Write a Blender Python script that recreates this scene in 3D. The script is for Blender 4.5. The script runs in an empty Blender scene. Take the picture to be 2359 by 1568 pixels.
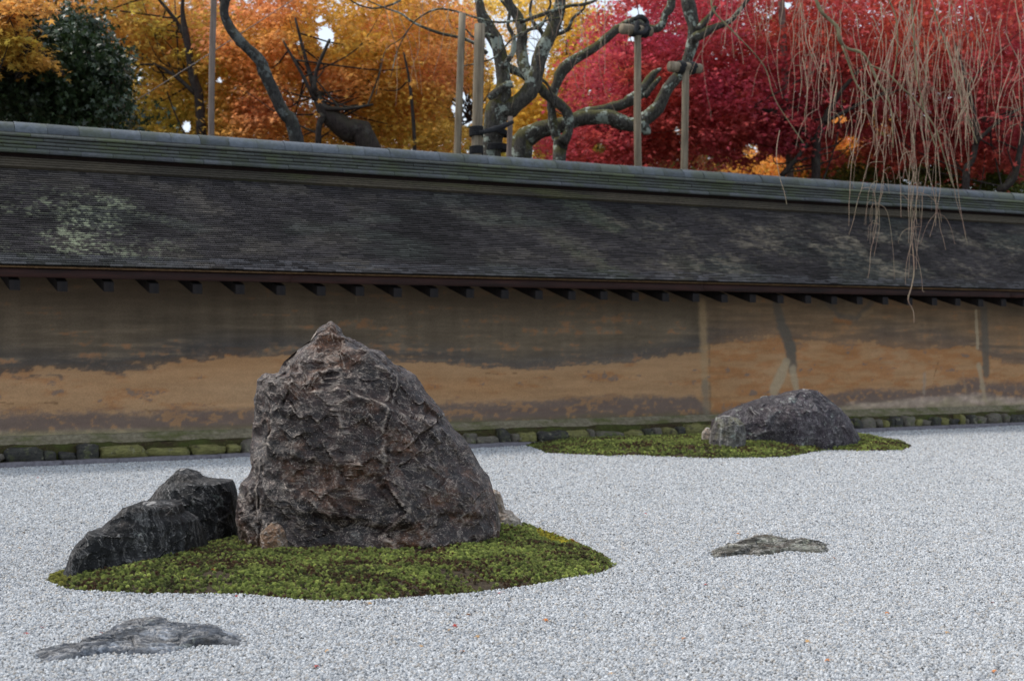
import bpy, math, random
import numpy as np
from mathutils import Vector
R = math.radians
rng = np.random.default_rng(7)
random.seed(7)
sc = bpy.context.scene
COL = sc.collection

# ------------------------------------------------------------------ camera, light
F = 1422.0                      # focal length in pixels of the 1024 px wide frame
CAMH = 1.0
cam = bpy.data.cameras.new('camera')
camo = bpy.data.objects.new('camera', cam)
COL.objects.link(camo)
camo.location = (0, 0, CAMH)
camo.rotation_euler = (R(90), 0, 0)
cam.sensor_width = 36.0
cam.lens = F / 1024 * 36.0
cam.clip_start = 0.05
cam.clip_end = 2000
cam.dof.use_dof = True
cam.dof.focus_distance = 6.5
cam.dof.aperture_fstop = 4.5
sc.camera = camo

SUN_EL, SUN_ROT = 56, -78      # veiled sun high on the left
world = bpy.data.worlds.new("World")
sc.world = world
world.use_nodes = True
wn = world.node_tree.nodes
sky = wn.new('ShaderNodeTexSky')
sky.sky_type = 'NISHITA'
sky.sun_disc = False
sky.sun_elevation = R(SUN_EL)
sky.sun_rotation = R(SUN_ROT)
sky.air_density = 1.0
sky.dust_density = 3.0
sky.ozone_density = 1.0
bg = wn['Background']
bg.inputs['Strength'].default_value = 0.12
veil = wn.new('ShaderNodeMix'); veil.data_type = 'RGBA'          # high thin overcast over the blue
veil.inputs[0].default_value = 0.62
veil.inputs[7].default_value = (6.3, 6.9, 7.6, 1)
world.node_tree.links.new(sky.outputs[0], veil.inputs[6])
world.node_tree.links.new(veil.outputs[2], bg.inputs[0])

sun = bpy.data.lights.new('sun', 'SUN')
sun.energy = 1.9
sun.angle = R(14)
sun.color = (1.0, 0.95, 0.88)
suno = bpy.data.objects.new('sun', sun)
COL.objects.link(suno)
sd = Vector((math.sin(R(SUN_ROT)) * math.cos(R(SUN_EL)), math.cos(R(SUN_ROT)) * math.cos(R(SUN_EL)), math.sin(R(SUN_EL))))
suno.rotation_euler = sd.to_track_quat('Z', 'Y').to_euler()
suno.location = sd * 50

sc.view_settings.view_transform = 'Standard'
sc.view_settings.look = 'None'
sc.view_settings.gamma = 1
sc.view_settings.use_curve_mapping = False
sc.view_settings.exposure = 0.60
sc.cycles.max_bounces = 6
sc.cycles.diffuse_bounces = 4
sc.cycles.transmission_bounces = 3
sc.cycles.transparent_max_bounces = 6

# ------------------------------------------------------------------ picture -> place
K = 2.3037                      # 2359 px wide reading of the photograph -> 1024 px
def P(px, py, Y):
    return np.array([(px - 512) / F * Y, Y, CAMH + (340 - py) / F * Y])
def D(x, y, Y):
    return P(x / K, y / K, Y)
def G(px, py, z=0.0):
    Y = F * (CAMH - z) / (py - 340)
    return np.array([(px - 512) / F * Y, Y, z])
def GD(x, y, z=0.0):
    return G(x / K, y / K, z)

O2 = G(0, 468)[:2]
E2 = G(1024, 425.5)[:2]
U2 = (E2 - O2) / np.linalg.norm(E2 - O2)
N2 = np.array([-U2[1], U2[0]])
WALL_ANG = math.atan2(U2[1], U2[0])
def s_at(px, p=0.0):            # distance along the wall where the sight line of column px meets depth p
    d = np.array([(px - 512) / F, 1.0])
    o = O2 + N2 * p
    A = np.array([[d[0], -U2[0]], [d[1], -U2[1]]])
    t, s = np.linalg.solve(A, o)
    return s
def W(s, p, z):
    q = O2 + U2 * s + N2 * p
    return np.array([q[0], q[1], z])
def wallY(px, p=0.0):
    q = O2 + N2 * p + U2 * s_at(px, p)
    return q[1]

# ------------------------------------------------------------------ noise
def _h(i, j, k, seed):
    x = (i.astype(np.int64) * 374761393 + j.astype(np.int64) * 668265263 + k.astype(np.int64) * 2147483647 + seed * 974711) & 0xFFFFFFFF
    x = ((x ^ (x >> 13)) * 1274126177) & 0xFFFFFFFF
    x = ((x ^ (x >> 16)) * 2246822519) & 0xFFFFFFFF
    x = x ^ (x >> 15)
    return (x & 0xFFFFFF) / float(0x1000000)
def vnoise(p, seed=0):
    p = np.asarray(p, float)
    f = np.floor(p); t = p - f; t = t * t * (3 - 2 * t)
    i, j, k = f[:, 0], f[:, 1], f[:, 2]
    r = 0
    for a in (0, 1):
        wa = t[:, 0] if a else 1 - t[:, 0]
        for b in (0, 1):
            wb = t[:, 1] if b else 1 - t[:, 1]
            for c in (0, 1):
                wc = t[:, 2] if c else 1 - t[:, 2]
                r = r + wa * wb * wc * _h(i + a, j + b, k + c, seed)
    return r * 2 - 1
def fbm(p, octv=4, seed=0, gain=0.5):
    p = np.asarray(p, float)
    r = 0; a = 1.0; tot = 0
    for o in range(octv):
        r = r + a * vnoise(p * (2.03 ** o) + 17.3 * o, seed + o)
        tot += a; a *= gain
    return r / tot
def worley(p, seed=0):
    p = np.asarray(p, float)
    f = np.floor(p)
    n = len(p)
    b1 = np.full(n, 1e9); b2 = np.full(n, 1e9)
    bid = np.zeros(n); vec = np.zeros((n, 3))
    for a in (-1, 0, 1):
        for b in (-1, 0, 1):
            for c in (-1, 0, 1):
                i, j, k = f[:, 0] + a, f[:, 1] + b, f[:, 2] + c
                q = np.stack([i + _h(i, j, k, seed), j + _h(i, j, k, seed + 1), k + _h(i, j, k, seed + 2)], 1)
                v = p - q
                d = (v * v).sum(1)
                m = d < b1
                b2 = np.where(m, b1, np.minimum(b2, d))
                b1 = np.where(m, d, b1)
                vec[m] = v[m]
                bid = np.where(m, _h(i, j, k, seed + 3), bid)
    return bid, vec, np.sqrt(b1), np.sqrt(b2)
def facet(p, seed=0, tilt=1.0, step=0.5):
    """broken-stone relief: every cell is a plane of its own"""
    bid, v, f1, f2 = worley(p, seed)
    t = np.stack([(bid * 7919) % 1, (bid * 104729) % 1, (bid * 1299709) % 1], 1) * 2 - 1
    return (t * v).sum(1) * tilt + (bid - 0.5) * step, bid, f2 - f1
def planes(p, seed=0, tilt=1.0, k=0.55):
    """continuous broken faces: the lowest of the tilted planes around a point, with sharp arrises"""
    p = np.asarray(p, float)
    f = np.floor(p)
    best = np.full(len(p), 1e9); bid = np.zeros(len(p))
    for a in (-1, 0, 1):
        for b in (-1, 0, 1):
            for c in (-1, 0, 1):
                i, j, m = f[:, 0] + a, f[:, 1] + b, f[:, 2] + c
                q = np.stack([i + _h(i, j, m, seed), j + _h(i, j, m, seed + 1), m + _h(i, j, m, seed + 2)], 1)
                v = p - q
                t = np.stack([_h(i, j, m, seed + 4), _h(i, j, m, seed + 5), _h(i, j, m, seed + 6)], 1) * 2 - 1
                h = (t * v).sum(1) * tilt + k * (v * v).sum(1) + (_h(i, j, m, seed + 7) - 0.5) * 0.5
                w = h < best
                best = np.where(w, h, best); bid = np.where(w, _h(i, j, m, seed + 3), bid)
    return best, bid
def sstep(a, b, x):
    t = np.clip((x - a) / (b - a), 0, 1)
    return t * t * (3 - 2 * t)

# ------------------------------------------------------------------ mesh helpers
def raw_mesh(name, V, faces, mats=(), smooth=False, colors=None):
    """faces: (n,k) array or list of such arrays"""
    me = bpy.data.meshes.new(name)
    V = np.asarray(V, np.float32)
    if not (isinstance(faces, list) and isinstance(faces[0], np.ndarray)):
        faces = [np.asarray(faces)]
    faces = [np.asarray(f, np.int32) for f in faces if len(f)]
    nl = sum(f.size for f in faces); nf = sum(len(f) for f in faces)
    me.vertices.add(len(V)); me.vertices.foreach_set('co', V.ravel())
    me.loops.add(nl); me.polygons.add(nf)
    me.loops.foreach_set('vertex_index', np.concatenate([f.ravel() for f in faces]))
    tot = np.concatenate([np.full(len(f), f.shape[1], np.int32) for f in faces])
    st = np.concatenate([[0], np.cumsum(tot)[:-1]]).astype(np.int32)
    me.polygons.foreach_set('loop_start', st)
    try:
        me.polygons.foreach_set('loop_total', tot)
    except Exception:
        pass
    me.update(calc_edges=True)
    me.polygons.foreach_set('use_smooth', np.full(nf, smooth, bool))
    if colors is not None:
        c = np.ones((len(V), 4), np.float32); c[:, :3] = colors
        at = me.color_attributes.new('tint', 'FLOAT_COLOR', 'POINT')
        at.data.foreach_set('color', c.ravel())
    for m in mats:
        me.materials.append(m)
    return me
def link(name, me, parent=None, loc=None):
    o = bpy.data.objects.new(name, me)
    COL.objects.link(o)
    if parent is not None:
        o.parent = parent
    if loc is not None:
        o.location = loc
    return o
def tag(o, label=None, cat=None, group=None, kind=None):
    if label: o['label'] = label
    if cat: o['category'] = cat
    if group: o['group'] = group
    if kind: o['kind'] = kind
    return o
def empty(name, loc=(0, 0, 0), rz=0.0):
    o = bpy.data.objects.new(name, None)
    COL.objects.link(o)
    o.location = loc
    o.rotation_euler = (0, 0, rz)
    o.empty_display_size = 0.2
    return o
def to_local(V, loc):
    return np.asarray(V) - np.asarray(loc)

BOXF = np.array([[0, 3, 2, 1], [4, 5, 6, 7], [0, 1, 5, 4], [1, 2, 6, 5], [2, 3, 7, 6], [3, 0, 4, 7]])
def box_v(x0, x1, y0, y1, z0, z1):
    return np.array([[x0, y0, z0], [x1, y0, z0], [x1, y1, z0], [x0, y1, z0], [x0, y0, z1], [x1, y0, z1], [x1, y1, z1], [x0, y1, z1]], float)
def merge(parts):
    Vs, Fs, o = [], {}, 0
    for V, Fc in parts:
        Fc = Fc if isinstance(Fc, list) else [Fc]
        for f in Fc:
            f = np.asarray(f)
            Fs.setdefault(f.shape[1], []).append(f + o)
        Vs.append(V); o += len(V)
    return np.concatenate(Vs), [np.concatenate(f) for f in Fs.values()]

def smooth_path(pts, n=None, seg=0.12):
    """Catmull-Rom through rows of pts (any number of columns)"""
    p = np.asarray(pts, float)
    if len(p) < 3:
        m = n or 6
        t = np.linspace(0, 1, m)[:, None]
        return p[0] * (1 - t) + p[-1] * t
    q = np.concatenate([[2 * p[0] - p[1]], p, [2 * p[-1] - p[-2]]])
    out = []
    for i in range(1, len(q) - 2):
        L = np.linalg.norm(q[i + 1][:3] - q[i][:3])
        m = max(3, int(L / seg)) if n is None else n
        for t in np.linspace(0, 1, m, endpoint=False):
            a, b, c, d = q[i - 1], q[i], q[i + 1], q[i + 2]
            out.append(0.5 * ((2 * b) + (-a + c) * t + (2 * a - 5 * b + 4 * c - d) * t * t + (-a + 3 * b - 3 * c + d) * t ** 3))
    out.append(q[-2])
    return np.array(out)
def tube(path, sides=12, rough=0.0, seed=0, caps=True):
    """path rows: x y z r"""
    p = np.asarray(path, float)
    c = p[:, :3]; r = p[:, 3]
    n = len(c)
    T = np.gradient(c, axis=0); T /= np.linalg.norm(T, axis=1)[:, None] + 1e-9
    up = np.array([0.0, 1, 0]) if abs(T[0][1]) < 0.9 else np.array([1.0, 0, 0])
    A = np.zeros((n, 3)); B = np.zeros((n, 3))
    a = up - T[0] * (up @ T[0]); a /= np.linalg.norm(a)
    for i in range(n):
        a = a - T[i] * (a @ T[i]); a /= np.linalg.norm(a) + 1e-9
        A[i] = a; B[i] = np.cross(T[i], a)
    th = np.arange(sides) / sides * 2 * math.pi
    ring = A[:, None, :] * np.cos(th)[None, :, None] + B[:, None, :] * np.sin(th)[None, :, None]
    rr = np.repeat(r[:, None], sides, 1)
    if rough > 0:
        q = (c[:, None, :] + ring * r[:, None, None]).reshape(-1, 3)
        k = 0.55 / max(np.median(r), 0.01)
        nz = fbm(q * k, 3, seed) + 0.5 * fbm(q * k * np.array([4, 4, 1.2]), 2, seed + 9)
        rr = rr * (1 + 1.6 * rough * nz.reshape(n, sides))
    V = (c[:, None, :] + ring * rr[:, :, None]).reshape(-1, 3)
    i = np.arange(n - 1)[:, None] * sides; j = np.arange(sides)[None, :]; j2 = (j + 1) % sides
    Fq = np.stack([i + j, i + j2, i + sides + j2, i + sides + j], -1).reshape(-1, 4)
    fs = [Fq]
    if caps and sides >= 4:
        m = len(V)
        V = np.concatenate([V, c[:1], c[-1:]])
        jj = np.arange(sides); k2 = (jj + 1) % sides
        fs.append(np.stack([np.full(sides, m), k2, jj], 1))
        fs.append(np.stack([np.full(sides, m + 1), (n - 1) * sides + jj, (n - 1) * sides + k2], 1))
    return V, fs

# ------------------------------------------------------------------ material helpers
class NT:
    def __init__(s, name):
        s.m = bpy.data.materials.new(name); s.m.use_nodes = True
        s.t = s.m.node_tree; s.n = s.t.nodes; s.l = s.t.links
        s.b = s.n['Principled BSDF']
        s.b.inputs['Specular IOR Level'].default_value = 0.3
        s.tc = s.n.new('ShaderNodeTexCoord')
    def inp(s, sock, v):
        if hasattr(v, 'is_linked') or isinstance(v, bpy.types.NodeSocket):
            s.l.new(v, sock)
        else:
            if isinstance(v, (tuple, list)) and len(v) == 3 and sock.type == 'RGBA':
                v = (*v, 1)
            sock.default_value = v
    def vec(s, scale=(1, 1, 1), rot=(0, 0, 0), src='Object'):
        mp = s.n.new('ShaderNodeMapping')
        s.l.new(s.tc.outputs[src], mp.inputs[0])
        mp.inputs['Scale'].default_value = scale
        mp.inputs['Rotation'].default_value = rot
        return mp.outputs[0]
    def noise(s, scale, detail=4, rough=0.55, vec=None, dist=0.0, out=0):
        nd = s.n.new('ShaderNodeTexNoise')
        s.l.new(vec if vec is not None else s.tc.outputs['Object'], nd.inputs['Vector'])
        nd.inputs['Scale'].default_value = scale
        nd.inputs['Detail'].default_value = detail
        nd.inputs['Roughness'].default_value = rough
        nd.inputs['Distortion'].default_value = dist
        return nd.outputs[out]
    def voro(s, scale, vec=None, feature='F1', out=0, rnd=1.0):
        nd = s.n.new('ShaderNodeTexVoronoi'); nd.feature = feature
        s.l.new(vec if vec is not None else s.tc.outputs['Object'], nd.inputs['Vector'])
        nd.inputs['Scale'].default_value = scale
        nd.inputs['Randomness'].default_value = rnd
        return nd.outputs[out]
    def ramp(s, fac, stops, interp='LINEAR'):
        nd = s.n.new('ShaderNodeValToRGB'); s.inp(nd.inputs[0], fac)
        nd.color_ramp.interpolation = interp
        e = nd.color_ramp.elements
        while len(e) < len(stops): e.new(0.5)
        for el, (p, c) in zip(e, stops):
            el.position = p
            el.color = (*c, 1) if isinstance(c, (tuple, list)) else (c, c, c, 1)
        return nd.outputs[0]
    def mix(s, f, a, b, mode='MIX'):
        nd = s.n.new('ShaderNodeMix'); nd.data_type = 'RGBA'; nd.blend_type = mode
        s.inp(nd.inputs[0], f); s.inp(nd.inputs[6], a); s.inp(nd.inputs[7], b)
        return nd.outputs[2]
    def math(s, op, a, b=0.0, c=0.0):
        nd = s.n.new('ShaderNodeMath'); nd.operation = op
        s.inp(nd.inputs[0], a); s.inp(nd.inputs[1], b); s.inp(nd.inputs[2], c)
        return nd.outputs[0]
    def attr(s, name, typ='GEOMETRY', out='Color'):
        nd = s.n.new('ShaderNodeAttribute'); nd.attribute_name = name; nd.attribute_type = typ
        return nd.outputs[out]
    def bump(s, h, strength=0.5, dist=0.01):
        nd = s.n.new('ShaderNodeBump'); s.inp(nd.inputs['Height'], h)
        nd.inputs['Strength'].default_value = strength
        nd.inputs['Distance'].default_value = dist
        s.l.new(nd.outputs[0], s.b.inputs['Normal'])
    def base(s, c, rough=0.8):
        s.inp(s.b.inputs['Base Color'], c)
        s.inp(s.b.inputs['Roughness'], rough)
        return s.m

def mat_tint(name, rough=0.85, grain=0.25, gscale=60, bump=0.3, bdist=0.004, spec=0.3, gvec=(1, 1, 1)):
    t = NT(name)
    c = t.attr('tint')
    n = t.noise(gscale, 5, 0.65, t.vec(gvec))
    g = t.ramp(n, [(0.25, 1 - grain), (0.5, 1.0), (0.75, 1 + grain * 0.9)])
    t.bump(n, bump, bdist)
    t.b.inputs['Specular IOR Level'].default_value = spec
    return t.base(t.mix(1.0, c, g, 'MULTIPLY'), rough)

def mat_rock(name, dark, mid, light, speck=(0.42, 0.40, 0.38), lichen=(0.33, 0.36, 0.30), brown=(0.16, 0.085, 0.045),
             vein=0.5, lich=0.5, speckle=0.5, vdir=(1, 1, 1), vrot=(0, 0, 0), rough=0.62, edge=0.6, spec=0.22):
    t = NT(name)
    vv = t.vec(vdir, vrot)
    cell = t.attr('tint', out='Fac')
    n1 = t.noise(3.2, 6, 0.6, vv, 0.6)
    n2 = t.noise(14, 6, 0.7, vv, 0.4)
    n3 = t.noise(70, 4, 0.7)
    c = t.mix(t.ramp(n1, [(0.38, 0.0), (0.62, 1.0)]), dark, mid)
    c = t.mix(t.ramp(n2, [(0.5, 0.0), (0.72, 1.0)]), c, light)
    nb = t.noise(5.0, 5, 0.6, t.vec((1, 1, 1), (0.4, 1, 0)))
    c = t.mix(t.ramp(nb, [(0.53, 0.0), (0.7, 0.85)]), c, brown)
    # pale veins and flecks
    wv = t.noise(5.0, 8, 0.72, t.vec(vdir, vrot), 0.7)
    v = t.ramp(wv, [(0.485, 0.0), (0.5, vein), (0.515, 0.0)])
    c = t.mix(v, c, speck)
    sp = t.noise(120, 3, 0.8)
    c = t.mix(t.ramp(sp, [(0.60, 0.0), (0.68, speckle)]), c, speck)
    nl = t.noise(9, 7, 0.75, None, 0.3)
    c = t.mix(t.ramp(nl, [(0.60, 0.0), (0.66, lich)]), c, lichen)
    c = t.mix(0.8, c, t.mix(0.0, t.ramp(cell, [(0.0, 0.55), (1.0, 1.55)]), (1, 1, 1)), 'MULTIPLY')
    c = t.mix(0.85, c, t.ramp(n3, [(0.3, 0.40), (0.7, 1.6)]), 'MULTIPLY')
    nb2 = t.noise(24, 5, 0.75, vv)
    c = t.mix(0.8, c, t.ramp(nb2, [(0.33, 0.35), (0.5, 0.85), (0.68, 2.0)]), 'MULTIPLY')
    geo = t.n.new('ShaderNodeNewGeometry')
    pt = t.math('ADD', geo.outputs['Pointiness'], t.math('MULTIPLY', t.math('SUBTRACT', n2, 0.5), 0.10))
    c = t.mix(t.ramp(pt, [(0.520, 0.0), (0.575, edge)]), c, speck)  # worn arrises paler, with edge highlights painted into the colour
    h = t.math('ADD', t.math('MULTIPLY', n2, 0.7), t.math('MULTIPLY', n3, 0.35))
    t.bump(h, 0.9, 0.016)
    t.b.inputs['Specular IOR Level'].default_value = spec
    return t.base(c, t.ramp(n3, [(0.3, rough - 0.12), (0.7, rough + 0.2)]))

def mat_leaf(name, trans=0.55, rough=0.5, spec=0.2, tgain=1.25):
    t = NT(name)
    c = t.attr('tint')
    t.base(c, rough)
    t.b.inputs['Specular IOR Level'].default_value = spec
    tr = t.n.new('ShaderNodeBsdfTranslucent')
    t.l.new(t.mix(1.0, c, (tgain, tgain, tgain), 'MULTIPLY'), tr.inputs[0])
    mx = t.n.new('ShaderNodeMixShader'); mx.inputs[0].default_value = trans
    t.l.new(t.b.outputs[0], mx.inputs[1]); t.l.new(tr.outputs[0], mx.inputs[2])
    t.l.new(mx.outputs[0], t.n['Material Output'].inputs['Surface'])
    return t.m

def mat_bark(name, base, dark, lichen, moss, lich=0.6, mossamt=0.8, scale=1.0, mosspos=0.55):
    t = NT(name)
    n1 = t.noise(9 * scale, 6, 0.7, t.vec((1, 1, 0.5)))
    n2 = t.noise(45 * scale, 5, 0.7, t.vec((1, 1, 0.4)))
    c = t.mix(t.ramp(n2, [(0.35, 0.0), (0.62, 1.0)]), dark, base)
    geo = t.n.new('ShaderNodeNewGeometry')
    sp = t.n.new('ShaderNodeSeparateXYZ'); t.l.new(geo.outputs['Normal'], sp.inputs[0])
    up = t.math('ADD', t.math('MULTIPLY', sp.outputs[2], 0.35), n1)
    c = t.mix(t.ramp(up, [(mosspos, 0.0), (mosspos + 0.17, mossamt)]), c, moss)
    nl = t.noise(5.5 * scale, 5, 0.7, t.vec((1, 1, 1), (1, 0.3, 2)))
    nl2 = t.noise(28 * scale, 3, 0.7)
    c = t.mix(t.ramp(t.math('ADD', t.math('MULTIPLY', nl, 0.75), t.math('MULTIPLY', nl2, 0.25)), [(0.535, 0.0), (0.575, lich)]), c, lichen)
    t.bump(t.math('ADD', n2, t.math('MULTIPLY', n1, 0.5)), 0.9, 0.02)
    return t.base(c, 0.9)

def mat_wood(name, a, b, scale=1.0, bump=0.4, rough=0.8):
    t = NT(name)
    n = t.noise(26 * scale, 5, 0.65, t.vec((1, 1, 0.06)))
    n2 = t.noise(4 * scale, 4, 0.6)
    c = t.mix(t.ramp(n, [(0.35, 0.0), (0.65, 1.0)]), a, b)
    c = t.mix(0.6, c, t.ramp(n2, [(0.3, 0.65), (0.7, 1.3)]), 'MULTIPLY')
    t.bump(n, bump, 0.006)
    return t.base(c, rough)

def flat_mat(name, c, rough=0.8, var=0.3, scale=20):
    t = NT(name)
    n = t.noise(scale, 5, 0.6)
    t.bump(n, 0.4, 0.006)
    return t.base(t.mix(1.0, c, t.ramp(n, [(0.3, 1 - var), (0.7, 1 + var)]), 'MULTIPLY'), rough)

# ------------------------------------------------------------------ ground
gm = flat_mat('forest_soil', (0.07, 0.055, 0.035), 0.95, 0.4, 3)
me = raw_mesh('ground', [[-600, -600, -0.06], [600, -600, -0.06], [600, 900, -0.06], [-600, 900, -0.06]], [[0, 1, 2, 3]], [gm])
tag(link('ground', me), 'bare brown soil under the trees beyond the wall', kind='structure')

# polygons of the moss islands on the ground
def poly_dist(pts, poly):
    """signed distance, positive inside"""
    pts = np.asarray(pts)[:, :2]; poly = np.asarray(poly)[:, :2]
    n = len(poly); d = np.full(len(pts), 1e9); ins = np.zeros(len(pts), bool)
    for i in range(n):
        a, b = poly[i], poly[(i + 1) % n]
        ab = b - a
        t = np.clip(((pts - a) @ ab) / (ab @ ab), 0, 1)
        d = np.minimum(d, np.linalg.norm(pts - (a + t[:, None] * ab), axis=1))
        c = ((a[1] > pts[:, 1]) != (b[1] > pts[:, 1])) & (pts[:, 0] < (b[0] - a[0]) * (pts[:, 1] - a[1]) / (b[1] - a[1] + 1e-12) + a[0])
        ins ^= c
    return np.where(ins, d, -d)

MOSS1 = np.array([GD(x, y) for x, y in [(103, 1342), (150, 1362), (190, 1366), (270, 1371), (380, 1372), (470, 1374), (560, 1376), (640, 1384), (720, 1390), (800, 1392), (880, 1389),
    (960, 1384), (1050, 1380), (1130, 1368), (1220, 1357), (1290, 1342), (1340, 1332), (1400, 1322), (1421, 1310), (1408, 1292), (1370, 1272), (1330, 1256), (1290, 1242), (1240, 1231),
    (1180, 1215), (1080, 1200), (900, 1190), (700, 1195), (600, 1215), (545, 1237), (420, 1262), (250, 1300), (160, 1322), (118, 1330)]])
MOSS2 = np.array([GD(x, y) for x, y in [(1206, 1028), (1232, 1036), (1256, 1046), (1320, 1050), (1400, 1053), (1480, 1052), (1560, 1056), (1650, 1059), (1740, 1057), (1800, 1056), (1850, 1048),
    (1910, 1040), (1960, 1041), (2030, 1041), (2080, 1038), (2102, 1030), (2085, 1022), (2040, 1014), (1985, 1009), (1900, 1002), (1760, 1000), (1680, 1004), (1600, 1012), (1500, 1018), (1400, 1021), (1300, 1024)]])
def terrain(x, y):
    """height of moss mounds (0 outside)"""
    q = np.stack([x, y, np.zeros_like(x)], 1)
    a = poly_dist(q, MOSS1); b = poly_dist(q, MOSS2)
    e = fbm(q * 9, 3, 5) * 0.02
    h1 = 0.038 * sstep(-0.01, 0.40, a + e) + 0.016 * sstep(0.0, 0.05, a + e)
    h2 = 0.07 * sstep(-0.02, 0.5, b + e) + 0.02 * sstep(0.0, 0.07, b + e)
    # mound swells against the right side of the tall rock
    c1 = GD(1150, 1235)
    h1 = h1 + 0.035 * np.exp(-(((x - c1[0]) / 0.22) ** 2 + ((y - c1[1]) / 0.18) ** 2)) * (a > 0)
    c2 = GD(1835, 1030)
    h2 = h2 + 0.08 * np.exp(-(((x - c2[0]) / 0.3) ** 2 + ((y - c2[1]) / 0.35) ** 2)) * (b > 0)
    return np.where(a > 0, h1, np.where(b > 0, h2, 0)), a, b

def gravel_h(x, y):
    q = np.stack([x, y, np.zeros_like(x)], 1)
    return fbm(q * 1.3, 3, 21) * 0.010 + fbm(q * 9, 2, 25) * 0.0035

# gravel bed: sheet beneath the loose pebbles, carrying the same gravel beyond them
t = NT('gravel_sheet')
v1 = t.voro(95, out=1)
v1d = t.voro(95)
sep = t.n.new('ShaderNodeSeparateColor'); t.l.new(v1, sep.inputs[0])
c = t.ramp(sep.outputs[0], [(0.0, (0.07, 0.072, 0.075)), (0.3, (0.18, 0.18, 0.18)), (0.7, (0.28, 0.28, 0.28)), (1.0, (0.38, 0.38, 0.37))])
t.bump(t.math('SUBTRACT', 1.0, v1d), 1.0, 0.006)
GRAVELBED = t.base(c, 0.9)
nx, ny = 160, 140
gx = np.linspace(-14, 16, nx); gs = np.linspace(0, 1, ny)
V = []
kY = lambda x: O2[1] + (x - O2[0]) * U2[1] / U2[0]
for a in gs:
    yy = -3 + (kY(gx) - 0.002 + 3) * a
    V.append(np.stack([gx, yy, gravel_h(gx, yy) - 0.006], 1))
V = np.concatenate(V)
ii = (np.arange(ny - 1)[:, None] * nx + np.arange(nx - 1)[None, :]).ravel()
me = raw_mesh('gravel_court', V, np.stack([ii, ii + 1, ii + nx + 1, ii + nx], 1), [GRAVELBED], True)
tag(link('gravel_court', me), 'pale gravel court of the dry garden in front of the wall', kind='structure')

# pebbles and moss tufts: point meshes with geometry nodes
def gn_points(name, pts, size, tint, build, mat, rotfull=True):
    me = bpy.data.meshes.new(name)
    me.vertices.add(len(pts)); me.vertices.foreach_set('co', np.asarray(pts, np.float32).ravel())
    a = me.attributes.new('size', 'FLOAT', 'POINT'); a.data.foreach_set('value', np.asarray(size, np.float32))
    c4 = np.ones((len(pts), 4), np.float32); c4[:, :3] = tint
    a = me.attributes.new('tint', 'FLOAT_COLOR', 'POINT'); a.data.foreach_set('color', c4.ravel())
    me.materials.append(mat)
    o = link(name, me)
    ng = bpy.data.node_groups.new(name, 'GeometryNodeTree')
    ng.interface.new_socket('Geometry', in_out='INPUT', socket_type='NodeSocketGeometry')
    ng.interface.new_socket('Geometry', in_out='OUTPUT', socket_type='NodeSocketGeometry')
    N = ng.nodes; L = ng.links
    gi = N.new('NodeGroupInput'); go = N.new('NodeGroupOutput')
    inst = N.new('GeometryNodeInstanceOnPoints')
    L.new(gi.outputs[0], inst.inputs['Points'])
    L.new(build(N, L, mat), inst.inputs['Instance'])
    inst.inputs['Pick Instance'].default_value = True
    rv = N.new('FunctionNodeRandomValue'); rv.data_type = 'FLOAT_VECTOR'
    rv.inputs[0].default_value = (0, 0, 0) if rotfull else (-0.35, -0.35, 0)
    rv.inputs[1].default_value = (6.28, 6.28, 6.28) if rotfull else (0.35, 0.35, 6.28)
    L.new(rv.outputs[0], inst.inputs['Rotation'])
    na = N.new('GeometryNodeInputNamedAttribute'); na.data_type = 'FLOAT'; na.inputs[0].default_value = 'size'
    L.new(na.outputs[0], inst.inputs['Scale'])
    L.new(inst.outputs[0], go.inputs[0])
    md = o.modifiers.new('scatter', 'NODES'); md.node_group = ng
    return o
def build_pebbles(N, L, mat):
    j = N.new('GeometryNodeGeometryToInstance')
    for k in range(5):
        ic = N.new('GeometryNodeMeshIcoSphere'); ic.inputs['Radius'].default_value = 1.0; ic.inputs['Subdivisions'].default_value = 2
        pos = N.new('GeometryNodeInputPosition')
        ns = N.new('ShaderNodeTexNoise'); ns.noise_dimensions = '4D'
        ns.inputs['W'].default_value = 3.7 * k; ns.inputs['Scale'].default_value = 0.9; ns.inputs['Detail'].default_value = 2
        L.new(pos.outputs[0], ns.inputs['Vector'])
        sb = N.new('ShaderNodeVectorMath'); sb.operation = 'SUBTRACT'; sb.inputs[1].default_value = (0.5, 0.5, 0.5)
        L.new(ns.outputs[1], sb.inputs[0])
        ml = N.new('ShaderNodeVectorMath'); ml.operation = 'MULTIPLY'; ml.inputs[1].default_value = (1.5, 1.5, 1.5)
        L.new(sb.outputs[0], ml.inputs[0])
        sp = N.new('GeometryNodeSetPosition'); L.new(ic.outputs[0], sp.inputs[0]); L.new(ml.outputs[0], sp.inputs['Offset'])
        tr = N.new('GeometryNodeTransform'); L.new(sp.outputs[0], tr.inputs[0])
        tr.inputs['Scale'].default_value = (1.0, [0.85, 0.7, 0.95, 0.8, 0.9][k], [0.8, 0.75, 0.7, 0.9, 0.65][k])
        sm = N.new('GeometryNodeSetMaterial'); sm.inputs['Material'].default_value = mat
        L.new(tr.outputs[0], sm.inputs[0])
        L.new(sm.outputs[0], j.inputs[0])
    return j.outputs[0]
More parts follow.
